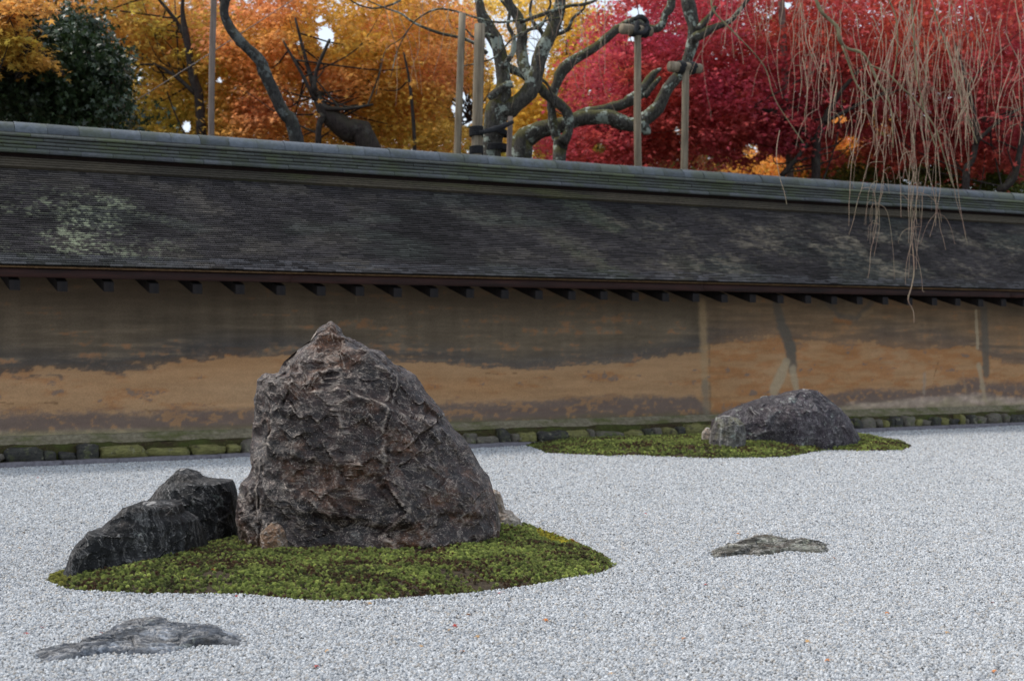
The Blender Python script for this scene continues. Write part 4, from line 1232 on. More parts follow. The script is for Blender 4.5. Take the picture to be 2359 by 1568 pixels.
# old cherry at the centre left, tied to a prop
Y1 = 15.6
g, p0 = trunk_to_ground(282, 1040, 118, Y1, Z1)
t1 = tree_obj('cherry_tree', (p0[0], Y1, 0), 'old bare cherry tree with dark rugged trunk roped to a pale post')
part('trunk', limb3(g + c3([(282, 1040, 120), (290, 900, 128), (310, 780, 140), (350, 700, 150)], Y1), 22, 0.14, 1), BARK, t1)
part('branch', limb3(c3([(340, 760, 120), (440, 700, 110), (530, 620, 100), (580, 500, 90), (600, 400, 80), (650, 280, 85), (710, 150, 75), (740, 40, 70), (750, -160, 50)], Y1), 18, 0.16, 2), BARK, t1)
part('branch', limb3(c3([(330, 740, 120), (355, 620, 100), (360, 500, 85), (340, 380, 80), (310, 260, 70), (270, 180, 55), (215, 80, 55), (190, -20, 50), (150, -180, 40)], Y1), 16, 0.16, 3), BARK, t1)
part('branch', limb3(c3([(420, 560, 50), (350, 590, 48), (290, 640, 50), (262, 665, 30)], Y1 - 0.15), 12, 0.18, 4), BARK, t1)
part('branch', limb3(c3([(560, 560, 70), (500, 450, 70), (480, 320, 66), (490, 220, 62), (460, 120, 60), (400, 30, 55), (360, -120, 45)], [Y1, Y1 + 0.1, Y1 + .2, Y1 + .2, Y1 + .3, Y1 + .3, Y1 + .3]), 14, 0.16, 5), BARK, t1)
part('branch', limb3(c3([(470, 150, 26), (600, 105, 24), (700, 70, 24), (800, 40, 22), (900, 28, 20), (980, 0, 18), (1080, -90, 12)], Y1 - 0.1), 8, 0.15, 6), BARK, t1)
part('branch', limb3(c3([(740, 120, 14), (640, 140, 14), (560, 190, 13), (430, 250, 11), (310, 380, 10), (200, 420, 9), (60, 450, 6)], Y1 - 0.3), 6, 0.15, 7), BARK, t1)
part('branch', limb3(c3([(250, 360, 26), (180, 300, 22), (80, 255, 20), (-60, 225, 18), (-230, 160, 14), (-330, 90, 12), (-420, 60, 10), (-560, 0, 7)], Y1 - 0.2), 8, 0.15, 8), BARK, t1)
part('branch', limb3(c3([(480, 130, 16), (330, 150, 14), (180, 120, 13), (40, 75, 12), (-80, 60, 12), (-180, 100, 10), (-260, 170, 8), (-350, 330, 6), (-400, 520, 5)], Y1 - 0.35), 7, 0.15, 9), BARK, t1)
part('branch', limb3(c3([(-330, 0, 14), (-420, 40, 12), (-520, 55, 11), (-620, 30, 9), (-700, -20, 8)], Y1 - 0.2), 7, 0.15, 10), BARK, t1)
part('branch', limb3(c3([(-260, 170, 8), (-330, 260, 7), (-430, 330, 6), (-470, 480, 5), (-500, 640, 4)], Y1 - 0.5), 5, 0.1, 11), BARK, t1)

for i, (pts_, dy) in enumerate([([(600, 430, 40), (640, 330, 34), (620, 220, 28), (560, 150, 22), (540, 60, 18), (560, -30, 12)], .2), ([(350, 460, 36), (420, 360, 32), (430, 250, 28), (390, 170, 22), (400, 80, 18), (330, -20, 14)], -.2),
        ([(650, 300, 34), (700, 240, 28), (790, 200, 22), (830, 120, 18), (900, 60, 14), (920, -20, 10)], .3), ([(300, 250, 22), (240, 230, 18), (160, 250, 14), (110, 200, 10), (40, 190, 7)], -.3),
        ([(700, 170, 22), (660, 90, 18), (680, 20, 14), (650, -40, 10)], .1), ([(480, 250, 26), (530, 200, 22), (610, 180, 18), (650, 110, 12), (700, 90, 8)], -.3), ([(590, 520, 22), (650, 560, 18), (690, 640, 14), (700, 720, 10)], .4)]):
    part('branch', limb3(c3(pts_, Y1 + dy), 9, 0.2, 60 + i), BARK, t1)

# great lying cherry with propped limbs
Y2 = 16.9
g, p0 = trunk_to_ground(480, 1060, 130, Y2, Z1)
t2 = tree_obj('weeping_cherry_tree', (p0[0], Y2, 0), 'mossy weeping cherry with a long lying limb and hanging bare twigs')
part('trunk', limb3(g + c3([(482, 1050, 130), (520, 930, 125), (600, 880, 110), (700, 850, 100)], Y2), 22, 0.14, 12), BARK, t2)
part('limb', limb3(c3([(640, 865, 100), (760, 835, 95), (860, 805, 92), (960, 790, 88), (1060, 785, 90), (1150, 820, 88), (1240, 840, 84), (1320, 795, 84), (1400, 720, 74), (1450, 630, 70), (1510, 540, 66), (1575, 470, 62), (1610, 380, 62), (1635, 280, 74), (1640, 180, 70), (1620, 90, 78), (1600, 0, 84), (1580, -160, 70)], Y2), 20, 0.17, 13), BARK, t2)
part('branch', limb3(c3([(830, 800, 60), (900, 760, 60), (1020, 740, 60), (1140, 710, 62), (1240, 660, 66), (1300, 600, 66), (1345, 530, 56), (1385, 485, 36), (1425, 462, 14)], Y2 + 0.35), 16, 0.16, 14), BARK, t2)
part('branch', limb3(c3([(1310, 650, 40), (1350, 600, 38), (1390, 550, 30), (1420, 520, 20)], Y2 + 0.3), 10, 0.16, 15), BARK, t2)
part('branch', limb3(c3([(1290, 820, 70), (1318, 870, 66), (1325, 905, 50)], Y2 - 0.02), 12, 0.16, 16), BARK, t2)
part('branch', limb3(c3([(1630, 270, 56), (1700, 225, 56), (1780, 185, 42), (1850, 160, 34), (1900, 130, 30), (1950, 70, 28), (1990, 20, 26), (2060, -80, 24)], Y2 - 0.1), 14, 0.18, 17), BARK, t2)
part('branch', limb3(c3([(1670, 200, 44), (1720, 140, 40), (1765, 90, 30), (1790, 40, 20)], Y2 - 0.1), 12, 0.18, 18), BARK, t2)

# slim forked cherry in front
Y3 = 16.3
g, p0 = trunk_to_ground(740, 1075, 74, Y3, Z1)
t3 = tree_obj('cherry_tree', (p0[0], Y3, 0), 'slender forked cherry whose crooked limb rests on the first crossbar post')
part('trunk', limb3(g + c3([(738, 1075, 76), (742, 1000, 78), (745, 930, 84)], Y3), 16, 0.14, 20), BARK, t3)
part('branch', limb3(c3([(745, 970, 74), (705, 880, 60), (690, 780, 56), (682, 700, 54), (695, 620, 56), (725, 540, 58), (765, 460, 68), (850, 395, 64), (940, 340, 58), (1040, 270, 54), (1120, 200, 52), (1190, 160, 52), (1250, 145, 56), (1310, 175, 50), (1380, 195, 46), (1430, 165, 44), (1450, 100, 46), (1490, 40, 50), (1500, -60, 44)], Y3), 16, 0.18, 21), BARK, t3)
part('branch', limb3(c3([(755, 960, 70), (800, 890, 58), (805, 820, 56), (780, 745, 64), (720, 690, 62), (640, 625, 58), (570, 560, 60), (500, 505, 56), (430, 470, 52), (370, 430, 54), (320, 350, 54), (285, 270, 50), (230, 190, 46), (200, 100, 40), (180, -60, 34)], Y3 - 0.1), 16, 0.17, 22), BARK, t3)
# lone leaning trunk at the left, with a few limbs
ZZ = ZD
Y4 = 15.2
g, p0 = trunk_to_ground(684, 322, 36, Y4, ZD, 0.5)
t4 = tree_obj('leaning_tree', (p0[0], Y4, 0), 'dark bare trunk leaning left in front of the orange maples')
part('trunk', limb3(g + c3([(682, 318, 32), (655, 262, 30), (632, 215, 28), (608, 165, 29), (600, 140, 26), (570, 112, 24), (548, 88, 25), (528, 60, 24), (516, 30, 22), (520, 0, 24), (540, -40, 18)], Y4, ZD), 16, 0.15, 30), GBARK, t4)
part('branch', limb3(c3([(520, 8, 16), (508, -10, 14), (500, -60, 10)], Y4, ZD), 8, 0.15, 31), GBARK, t4)

# ---- foliage
def star(n):
    """leaf outline with n tips: verts, faces"""
    tips = []; 
    span = 2 * math.pi
    for i in range(n):
        a = (i / n) * span + math.pi / 2
        L = 1.0 if i == 0 else (0.9 if i in (1, n - 1) else 0.62)
        tips.append((math.cos(a) * L, math.sin(a) * L, -0.10 * L))
    notch = []
    for i in range(n):
        a = ((i - 0.5) / n) * span + math.pi / 2
        notch.append((math.cos(a) * 0.30, math.sin(a) * 0.30, 0.03))
    V = np.array(notch + tips)
    tri = np.array([[i, n + i, (i + 1) % n] for i in range(n)])
    return V, tri, np.array([list(range(n))])
def rand_rot(n, spread):
    """rotation matrices; leaf plane near horizontal when spread is small"""
    th = rng.uniform(0, 2 * math.pi, n); ax = rng.normal(0, spread, n); ay = rng.normal(0, spread, n)
    cz, sz_ = np.cos(th), np.sin(th); cx_, sx_ = np.cos(ax), np.sin(ax); cy_, sy_ = np.cos(ay), np.sin(ay)
    Rz = np.zeros((n, 3, 3)); Rz[:, 0, 0] = cz; Rz[:, 0, 1] = -sz_; Rz[:, 1, 0] = sz_; Rz[:, 1, 1] = cz; Rz[:, 2, 2] = 1
    Rx = np.zeros((n, 3, 3)); Rx[:, 0, 0] = 1; Rx[:, 1, 1] = cx_; Rx[:, 1, 2] = -sx_; Rx[:, 2, 1] = sx_; Rx[:, 2, 2] = cx_
    Ry = np.zeros((n, 3, 3)); Ry[:, 1, 1] = 1; Ry[:, 0, 0] = cy_; Ry[:, 0, 2] = sy_; Ry[:, 2, 0] = -sy_; Ry[:, 2, 2] = cy_
    return Rx @ Ry @ Rz
def leaves_mesh(name, pos, size, col, mat, parent, spread=0.7, tips=5, kind='stuff', tmpl=None):
    V0, tri, ng = tmpl if tmpl is not None else star(tips)
    n = len(pos); m = len(V0)
    Rm = rand_rot(n, spread)
    V = np.einsum('nij,mj->nmi', Rm, V0) * size[:, None, None] + pos[:, None, :]
    o = (np.arange(n) * m)[:, None, None]
    fs = [(tri[None] + o).reshape(-1, tri.shape[1])]
    if ng is not None: fs.append((ng[None] + o).reshape(-1, ng.shape[1]))
    C = np.repeat(col, m, 0)
    ob = link(name, raw_mesh(name, to_local(V.reshape(-1, 3), parent.location), fs, [mat], False, C), parent)
    if kind: ob['kind'] = kind
    return ob
OVAL = (np.array([[0, -0.5, 0], [0.24, -0.1, 0.05], [0.2, 0.3, 0.04], [0, 0.6, -0.05], [-0.2, 0.3, 0.04], [-0.24, -0.1, 0.05]]), np.array([[0, 1, 2, 3], [0, 3, 4, 5]]), None)
MLEAF = mat_leaf('maple_leaf', 0.5)
ELEAF = mat_leaf('evergreen_leaf', 0.15, 0.35, 0.5)

def sprays(regions, Yr, nspray, per, rad, conv=ZD, flat=0.13, holes=()):
    """leaf positions: flattened sprays inside ellipses given in the reading (cx, cy, rx, ry, weight)"""
    w = np.array([r[4] for r in regions], float); w /= w.sum()
    pick = rng.choice(len(regions), nspray, p=w)
    pos = []
    cen = []
    for k in pick:
        cx, cy, rx, ry, _ = regions[k]
        while True:
            a, b, c_ = rng.uniform(-1, 1, 3)
            if a * a + b * b + c_ * c_ * 0.6 < 1: break
        Y = Yr[0] + (Yr[1] - Yr[0]) * (c_ * 0.5 + 0.5)
        X, Yp = cx + a * rx, cy + b * ry
        if any(((X - h[0]) / h[2]) ** 2 + ((Yp - h[1]) / h[3]) ** 2 < 1 for h in holes): continue
        cen.append((*P(*conv(X, Yp), Y),))
    cen = np.array(cen)
    m = rng.poisson(per, len(cen)) + 3
    idx = np.repeat(np.arange(len(cen)), m)
    n = len(idx)
    r_ = rad * rng.uniform(0.6, 1.3, len(cen))
    d = rng.normal(0, 0.5, (n, 3))
    sl = rng.normal(0, 0.22, (len(cen), 2))
    dx = d[:, 0] * r_[idx]; dy = d[:, 1] * r_[idx]
    dzv = d[:, 2] * r_[idx] * flat * 2 + sl[idx, 0] * dx + sl[idx, 1] * dy - 0.25 * (dx ** 2 + dy ** 2) / (r_[idx] + 1e-6)
    pos = cen[idx] + np.stack([dx, dy, dzv], 1)
    if len(holes):
        px = pos[:, 0] / pos[:, 1] * F + 512; py = 340 - (pos[:, 2] - CAMH) / pos[:, 1] * F
        ok = np.ones(len(pos), bool)
        for h in holes:
            hx, hy = conv(h[0], h[1]); kx = conv(1, 0)[0] - conv(0, 0)[0]
            ok &= ((px - hx) / (h[2] * kx)) ** 2 + ((py - hy) / (h[3] * kx)) ** 2 > rng.uniform(0.4, 1.1, len(pos))
        pos = pos[ok]; idx = idx[ok]
    return pos, idx, cen
def hsv_mix(cols, w):
    cols = np.array(cols); return (w[:, :, None] * cols[None]).sum(1) / w.sum(1)[:, None]

def maple(label, base, Y, regions, Yr, nsp, per, rad, cols, trunks, seed, tips=5, size=0.052, holes=(), group='maples in autumn colour behind the wall', cat='maple tree', name='maple_tree', spread=0.55, mat=None, colfn=None, flat=0.13):
    bx, by = base
    p = P(bx / K, by / K, Y)
    t_ = tree_obj(name, (p[0], Y, 0), label, cat, group)
    for i, tr in enumerate(trunks):
        part('trunk' if i == 0 else 'branch', limb3(tr, 10, 0.14, seed + i, 0.12), DBARK, t_)
    size *= 0.82
    pos, idx, cen = sprays(regions, Yr, int(nsp * 1.2), per * 0.85, rad * 0.95, holes=holes, flat=flat)
    px = (pos[:, 0] / pos[:, 1] * F + 512) * K; py = (340 - (pos[:, 2] - CAMH) / pos[:, 1] * F) * K
    col = colfn(px, py, idx, pos)
    col = np.clip(col * 0.98 * rng.uniform(0.6, 1.4, (len(pos), 1)), 0.004, 0.9)
    col = col * 0.93 + col.mean(1, keepdims=True) * 0.07
    leaves_mesh('crown', pos, size * rng.uniform(0.7, 1.3, len(pos)), col, mat or MLEAF, t_, spread, tips)
    # fine twigs that carry the sprays
    tw = []
    lim = [q for tr in trunks for q in tr]
    if lim:
        lim = np.array(lim)[:, :3]
        for k in range(0, 110):
            a = cen[rng.integers(len(cen))]
            ln = trunks[rng.integers(len(trunks))]
            sg_ = rng.integers(0, len(ln) - 1); b = np.array(ln[sg_][:3]) + (np.array(ln[sg_ + 1][:3]) - np.array(ln[sg_][:3])) * rng.random()
            if b[2] < 1.9 or np.linalg.norm(a - b) > 2.2 or a[2] < b[2] - 0.4: continue
            mid = (a + b) / 2 + np.array([rng.normal(0, 0.16), rng.normal(0, 0.1), rng.uniform(-0.22, 0.02)])
            tw.append(tube(smooth_path([[*b, 0.013], [*mid, 0.009], [*a, 0.003]], n=5), 5, 0, 0, False))
        if tw:
            V, Fc = merge(tw)
            o = part('twigs', (V, Fc), DBARK, t_); o['kind'] = 'stuff'
    return t_
def gnd(x, y, w, Y, lean=0.0):
    g, p0 = trunk_to_ground(x, y, w, Y, ZD, lean); return g

ORG = np.array([0.68, 0.29, 0.07]); YEL = np.array([0.72, 0.47, 0.045]); YGR = np.array([0.42, 0.38, 0.05]); PNK = np.array([0.70, 0.25, 0.13]); RED = np.array([0.60, 0.10, 0.05]); CRM = np.array([0.52, 0.06, 0.12]); DRD = np.array([0.17, 0.02, 0.028]); RUS = np.array([0.48, 0.14, 0.03])
HOLES = [(430, 292, 14, 20), (750, 85, 26, 34), (690, 100, 12, 8), (1066, 250, 34, 52), (1130, 90, 18, 60), (1148, 160, 14, 60), (1240, 70, 26, 26), (1238, 120, 30, 70), (1282, 60, 26, 22), (735, 45, 14, 8), (1468, 30, 22, 18), (1455, 90, 12, 10), (1810, 12, 16, 10), (320, 180, 7, 7), (505, 185, 8, 8), (1220, 350, 12, 10)]
RHOLES = HOLES + [(1790, 385, 60, 32), (1950, 330, 34, 24), (1965, 392, 46, 26), (2130, 400, 70, 26), (1730, 345, 26, 20), (2040, 300, 24, 18), (1935, 275, 22, 14), (2300, 410, 40, 22), (1620, 365, 26, 12), (1380, 340, 22, 16), (1560, 300, 18, 10)]
def col_gold(px, py, idx, pos):
    f = fbm(np.stack([px / 130, py / 90, pos[:, 1] * 0.7], 1), 3, 901)
    sp = rng.random(idx.max() + 1)[idx]
    h = np.clip((300 - py) / 300, 0, 1)
    w = np.stack([np.clip(0.7 * h + 1.2 * f + 0.25 * sp - 0.2, 0.02, 1), np.clip(0.8 - 0.4 * h, .05, 1) + 0 * f, np.clip(0.55 - 1.4 * f - 0.3 * h + 0.5 * (py > 230), 0.02, 1), 0.3 * h * sp, 0.7 * np.clip(sp - 0.6, 0, 1)], 1)
    return hsv_mix([ORG, YEL, YGR, PNK, RUS * 0.5], w) * 0.85
def col_orange(px, py, idx, pos):
    f = fbm(np.stack([px / 150, py / 90, pos[:, 1] * 0.7], 1), 3, 905)
    sp = rng.random(idx.max() + 1)[idx]
    h = np.clip((320 - py) / 320, 0, 1)
    w = np.stack([0.75 + 0 * f, np.clip(0.65 - 1.3 * f - 0.2 * h, 0.03, 1), np.clip(0.3 - f * 1.2 - 0.3 * h, 0, 1), np.clip(0.15 + f + 0.5 * sp * h, 0, 1), np.clip(sp - 0.75, 0, 1) * 2], 1)
    return hsv_mix([ORG, YEL, YGR, PNK, RUS], w)
def col_crimson(px, py, idx, pos):
    f = fbm(np.stack([px / 140, py / 90, pos[:, 1] * 0.7], 1), 3, 911)
    sp = rng.random(idx.max() + 1)[idx]
    w = np.stack([np.clip(0.6 + f, 0.1, 1), np.clip(0.35 - f + 0.3 * sp, 0.05, 1), np.clip(0.3 + 0.3 * (sp - 0.5), 0, 1), np.clip(sp - 0.85, 0, 1) * 2], 1)
    return hsv_mix([CRM * 1.15, RED, DRD, RUS], w)
def col_red(px, py, idx, pos):
    f = fbm(np.stack([px / 140, py / 80, pos[:, 1] * 0.7], 1), 3, 915)
    sp = rng.random(idx.max() + 1)[idx]
    low = np.clip((py - 300) / 120, 0, 1)
    w = np.stack([np.clip(0.35 + f, 0.05, 1), np.clip(0.55 - f + 0.2 * sp, 0.05, 1), 0.25 + 0 * f, np.clip(0.15 + low * 0.5 + sp - 0.8, 0, 1)], 1)
    return hsv_mix([CRM, RED, DRD, RUS], w)
def col_yel(px, py, idx, pos):
    sp = rng.random(idx.max() + 1)[idx]
    w = np.stack([0.9 + 0 * sp, sp * 0.5, 0.25 + 0 * sp], 1)
    return hsv_mix([YEL, YGR, ORG], w)
def col_green(px, py, idx, pos):
    sp = rng.random(idx.max() + 1)[idx]
    w = np.stack([0.9 + 0 * sp, sp * 0.9], 1)
    return hsv_mix([[0.018, 0.035, 0.018], [0.05, 0.085, 0.02]], w)
def col_mixgreen(px, py, idx, pos):
    sp = rng.random(idx.max() + 1)[idx]
    w = np.stack([0.8 + 0 * sp, sp * 0.9, np.clip(sp - 0.6, 0, 1)], 1)
    return hsv_mix([[0.05, 0.085, 0.02], [0.15, 0.19, 0.03], YGR], w)

# evergreen at the far left
maple('dark glossy evergreen tree with a rounded crown at the left end', (90, 290), 15.0, [(90, 150, 180, 135, 1), (195, 150, 85, 110, .4), (230, 235, 70, 60, .2), (20, 60, 60, 60, .25), (60, 250, 200, 60, .4), (-30, 100, 130, 150, .4), (250, 150, 45, 60, .12), (240, 285, 150, 18, .12)], (14.2, 16.2), 620, 62, 0.20, None,
      [gnd(60, 290, 26, 15.2) + c3([(80, 260, 24), (120, 210, 18), (180, 170, 12), (240, 140, 7)], 15.2, ZD), c3([(90, 250, 16), (60, 180, 13), (40, 90, 9), (60, 0, 5)], 15.3, ZD), c3([(120, 212, 10), (190, 215, 8), (260, 240, 4)], 14.9, ZD)],
      1000, tips=5, size=0.055, group=None, cat='evergreen tree', name='evergreen_tree', spread=1.0, mat=ELEAF, colfn=col_green, flat=0.45)
# near branch of a golden maple hanging in from the left
maple('golden maple whose drooping bough hangs before the evergreen tree', (-120, 290), 13.9, [(10, 60, 40, 60, 1), (50, 120, 50, 26, .7), (90, 140, 30, 12, .3), (40, 15, 80, 14, .6), (-60, 60, 60, 90, .6)], (13.4, 14.2), 90, 30, 0.20, None,
      [gnd(-160, 290, 24, 14) + c3([(-150, 260, 22), (-120, 100, 16), (-40, 20, 9), (30, 50, 5), (90, 130, 2)], 13.9, ZD)], 1010, size=0.060, colfn=col_gold)
maple('golden yellow maple right of the evergreen tree', (400, 300), 18.6, [(320, 180, 200, 150, 1), (440, 90, 160, 110, .7), (260, 40, 200, 60, .6), (380, 290, 160, 40, .5), (200, -60, 260, 70, .5)], (18.6, 23), 1000, 34, 0.42, None,
      [gnd(468, 300, 20, 18.6) + c3([(462, 260, 22), (445, 180, 20), (432, 100, 16), (420, 20, 10), (430, -60, 6)], 18.6, ZD), c3([(455, 220, 12), (410, 180, 9), (360, 150, 6), (300, 150, 3)], 18.6, ZD), c3([(430, 90, 12), (400, 40, 9), (350, -20, 6)], 18.7, ZD)],
      1020, colfn=col_gold, holes=HOLES, size=0.060)
maple('large orange maple with a thick dark leaning trunk', (850, 335), 17.9, [(720, 190, 220, 170, 1), (900, 120, 200, 130, 1), (950, 260, 150, 90, .6), (620, 80, 160, 110, .7), (800, -60, 320, 80, .5), (560, 280, 130, 60, .35)], (18.0, 21.5), 1500, 36, 0.42, None,
      [gnd(880, 345, 60, 17.8, 0.5) + c3([(850, 335, 56), (800, 300, 52), (760, 268, 44), (735, 235, 26), (720, 190, 14), (700, 120, 8), (680, 40, 5)], 17.8, ZD), c3([(745, 262, 16), (735, 290, 14), (733, 340, 14)], 17.7, ZD), c3([(725, 230, 10), (690, 160, 8), (650, 90, 5)], 17.7, ZD),
       c3([(760, 90, 7), (730, 160, 9), (722, 215, 11)], 17.7, ZD), c3([(860, 240, 5), (800, 250, 8), (750, 250, 12)], 17.7, ZD), c3([(930, 120, 4), (945, 200, 7), (955, 330, 9), (950, 380, 10)], 17.9, ZD)],
      1030, colfn=col_orange, holes=HOLES, size=0.058)
maple('smaller orange maple half hidden by the two pale posts', (1000, 340), 22, [(1010, 240, 110, 110, 1), (1060, 120, 90, 120, .7), (960, 60, 150, 80, .6)], (20.5, 24), 420, 34, 0.42, None,
      [gnd(1000, 345, 14, 22) + c3([(1005, 310, 13), (1025, 260, 10), (1050, 210, 6)], 22, ZD), c3([(1005, 320, 7), (1060, 290, 5), (1100, 270, 3)], 21.8, ZD)], 1040, colfn=col_orange, holes=HOLES, size=0.062)
maple('yellow maple seen between the cherry trunks', (1240, 330), 26, [(1240, 270, 110, 70, 1), (1300, 110, 110, 110, .9), (1180, 200, 120, 110, .6), (1440, 130, 70, 80, .4), (1200, 30, 160, 60, .5)], (24.5, 28), 620, 34, 0.5, None,
      [gnd(1290, 340, 22, 26) + c3([(1290, 300, 20), (1300, 200, 18), (1310, 80, 14), (1290, 0, 9)], 26, ZD), c3([(1300, 170, 12), (1330, 90, 9), (1360, 40, 6)], 26, ZD)], 1050, colfn=col_yel, holes=HOLES, size=0.075)
maple('crimson maple behind the crossbar posts', (1480, 360), 21, [(1480, 200, 190, 140, 1), (1640, 250, 190, 120, 1), (1560, 60, 200, 90, .7), (1400, 330, 150, 60, .6), (1650, -40, 260, 60, .4)], (19, 23.5), 1450, 36, 0.42, None,
      [gnd(1480, 380, 16, 21.5) + c3([(1480, 350, 14), (1475, 290, 12), (1490, 220, 9), (1530, 150, 6)], 21.5, ZD), c3([(1470, 330, 7), (1420, 300, 5), (1360, 290, 3)], 20, ZD)], 1060, colfn=col_crimson, holes=RHOLES, size=0.062)
maple('deep red maple spreading behind the hanging twigs', (1820, 400), 19.6, [(1850, 180, 200, 150, 1), (2000, 90, 220, 120, .9), (1760, 300, 120, 90, .8), (1900, 310, 140, 70, .5), (1850, -50, 300, 60, .4)], (19.5, 24.5), 1500, 36, 0.44, None,
      [gnd(1880, 410, 22, 19.6) + c3([(1880, 360, 20), (1890, 300, 17), (1930, 220, 12), (1990, 150, 8)], 19.6, ZD), c3([(1885, 340, 12), (1840, 290, 9), (1780, 260, 6), (1720, 240, 3)], 19.6, ZD), c3([(1800, 405, 14), (1830, 370, 12), (1860, 330, 7)], 19.5, ZD), c3([(1900, 280, 9), (1980, 240, 7), (2060, 200, 4)], 19.5, ZD)],
      1070, colfn=col_red, holes=RHOLES, size=0.064)
maple('red maple at the right end with a forked dark trunk', (2240, 430), 19.5, [(2180, 200, 180, 150, 1), (2320, 120, 150, 150, .8), (2290, 320, 120, 80, .8), (2120, 340, 100, 60, .4), (2250, -40, 250, 60, .4)], (19.5, 24.5), 1300, 36, 0.44, None,
      [gnd(2235, 440, 18, 19.5) + c3([(2225, 415, 17), (2240, 370, 14), (2250, 300, 11), (2230, 200, 8), (2200, 100, 5)], 19.5, ZD), c3([(2300, 440, 18), (2335, 410, 16), (2350, 340, 13), (2370, 240, 9)], 19.5, ZD), c3([(2245, 330, 9), (2300, 280, 7), (2350, 250, 4)], 19.4, ZD)],
      1080, colfn=col_red, holes=RHOLES, size=0.064)
# orange glints and low green shrubs behind the right half
maple('low glowing orange maple behind the right of the wall', (1800, 400), 25, [(1800, 380, 110, 40, 1), (1960, 360, 80, 50, .6), (1930, 280, 60, 40, .3)], (24.5, 27), 240, 32, 0.5, None, [gnd(1840, 420, 10, 25) + c3([(1845, 390, 8), (1850, 350, 4)], 25, ZD)], 1090, colfn=lambda a, b, i, p: col_orange(a, b, i, p) * np.array([1.25, 1.1, 1.0]), size=0.07)
maple('dark leafy shrub behind the right end of the wall', (2250, 430), 24, [(2100, 400, 260, 40, 1), (2320, 400, 90, 50, .6), (1950, 410, 120, 40, .4)], (23, 25.5), 300, 40, 0.45, None, [gnd(2150, 430, 8, 24) + c3([(2150, 400, 6), (2170, 370, 3)], 24, ZD)], 1100, colfn=col_mixgreen, size=0.06, group=None, cat='shrub', name='shrub', spread=0.9, flat=0.4, mat=MLEAF)

# far wood behind everything
wood = empty('far_wood', (0, 32, 0)); tag(wood, 'mixed distant foliage closing the view behind the maples', 'wood', kind='stuff')
pos, idx, cen = sprays([(200, 200, 500, 220, 1), (800, 220, 420, 200, .8), (1700, 220, 500, 220, 1), (2300, 220, 400, 240, .8), (1300, 280, 300, 90, .3), (1600, 370, 700, 40, .5), (600, 300, 500, 30, .2)], (30, 37), 2100, 26, 0.8, holes=[(h[0], h[1], h[2] * 1.0, h[3] * 1.0) for h in HOLES])
px = (pos[:, 0] / pos[:, 1] * F + 512) * K
sp = rng.random(idx.max() + 1)[idx]
col = mixc(np.repeat(np.array([[0.38, 0.30, 0.05]]), len(pos), 0), np.array([0.16, 0.18, 0.05]), sstep(0.5, 0.95, sp))
col = mixc(col, np.array([0.32, 0.05, 0.05]), sstep(1300, 1500, px) * (0.75 * (sp < 0.8)))
col = mixc(col, np.array([0.42, 0.17, 0.03]), sstep(300, 500, px) * sstep(1100, 1000, px) * 0.7)
leaves_mesh('foliage', pos, 0.11 * rng.uniform(0.7, 1.3, len(pos)), col, MLEAF, wood, 0.8, 3)

# ------------------------------------------------------------------ hanging twigs of the weeping cherry
TWM = NT('twig_bark')
n1 = TWM.noise(6, 3, 0.6)
TWM = TWM.base(TWM.ramp(n1, [(0.3, (0.15, 0.085, 0.065)), (0.5, (0.27, 0.185, 0.13)), (0.7, (0.28, 0.24, 0.15))]), 0.7)
TWB = NT('young_branch_bark')
n1 = TWB.noise(8, 4, 0.6)
TWB = TWB.base(TWB.ramp(n1, [(0.3, (0.10, 0.08, 0.045)), (0.6, (0.26, 0.22, 0.12)), (0.75, (0.20, 0.20, 0.15))]), 0.75)
tw = []
def twig(x0, y0, y1, Y, drift=0.0, r0=0.006, fork=0.5, wig=6):
    r0 *= rng.uniform(0.22, 0.46)
    n = max(6, int(abs(y1 - y0) / 22))
    ys = np.linspace(y0, y1, n)
    t_ = np.linspace(0, 1, n)
    xs = x0 + drift * t_ ** 1.4 + np.cumsum(rng.normal(0, wig * 0.55, n)) * 0.8 + rng.normal(0, 14) * np.sin(t_ * math.pi * rng.uniform(0.6, 1.6))
    Ys = Y - 0.25 * t_ + np.cumsum(rng.normal(0, 0.012, n))
    pts = [[*D(x, y, yy), r0 * (1 - 0.75 * tt) + 0.0012] for x, y, yy, tt in zip(xs, ys, Ys, t_)]
    tw.append(tube(smooth_path(pts, n=2), 4, 0, 0, False))
    k = rng.poisson(fork * n / 5)
    for _ in range(k):
        i = rng.integers(1, max(2, n - 2)); L = rng.uniform(30, 200) * min(1.0, (y1 - y0) / 200)
        sgn = rng.choice([-1, 1])
        m = 6; u_ = np.linspace(0, 1, m)
        sp = rng.uniform(6, 60) * sgn
        xx = xs[i] + sp * (1 - np.exp(-2.5 * u_)) + np.cumsum(rng.normal(0, 1.0, m))
        hump = rng.uniform(0, 26)
        yy_ = ys[i] + L * u_ ** 1.3 - hump * np.sin(u_ * math.pi) 
        yy_ = np.minimum(yy_, max(y1 + 15, ys[i] + 5))
        pts = [[*D(a, b, Ys[i] - 0.1 * c_), r0 * 0.55 * (1 - 0.7 * c_) + 0.001] for a, b, c_ in zip(xx, yy_, u_)]
        tw.append(tube(smooth_path(pts, n=2), 4, 0, 0, False))
def ridge_y(x): return 282 + 0.0698 * x
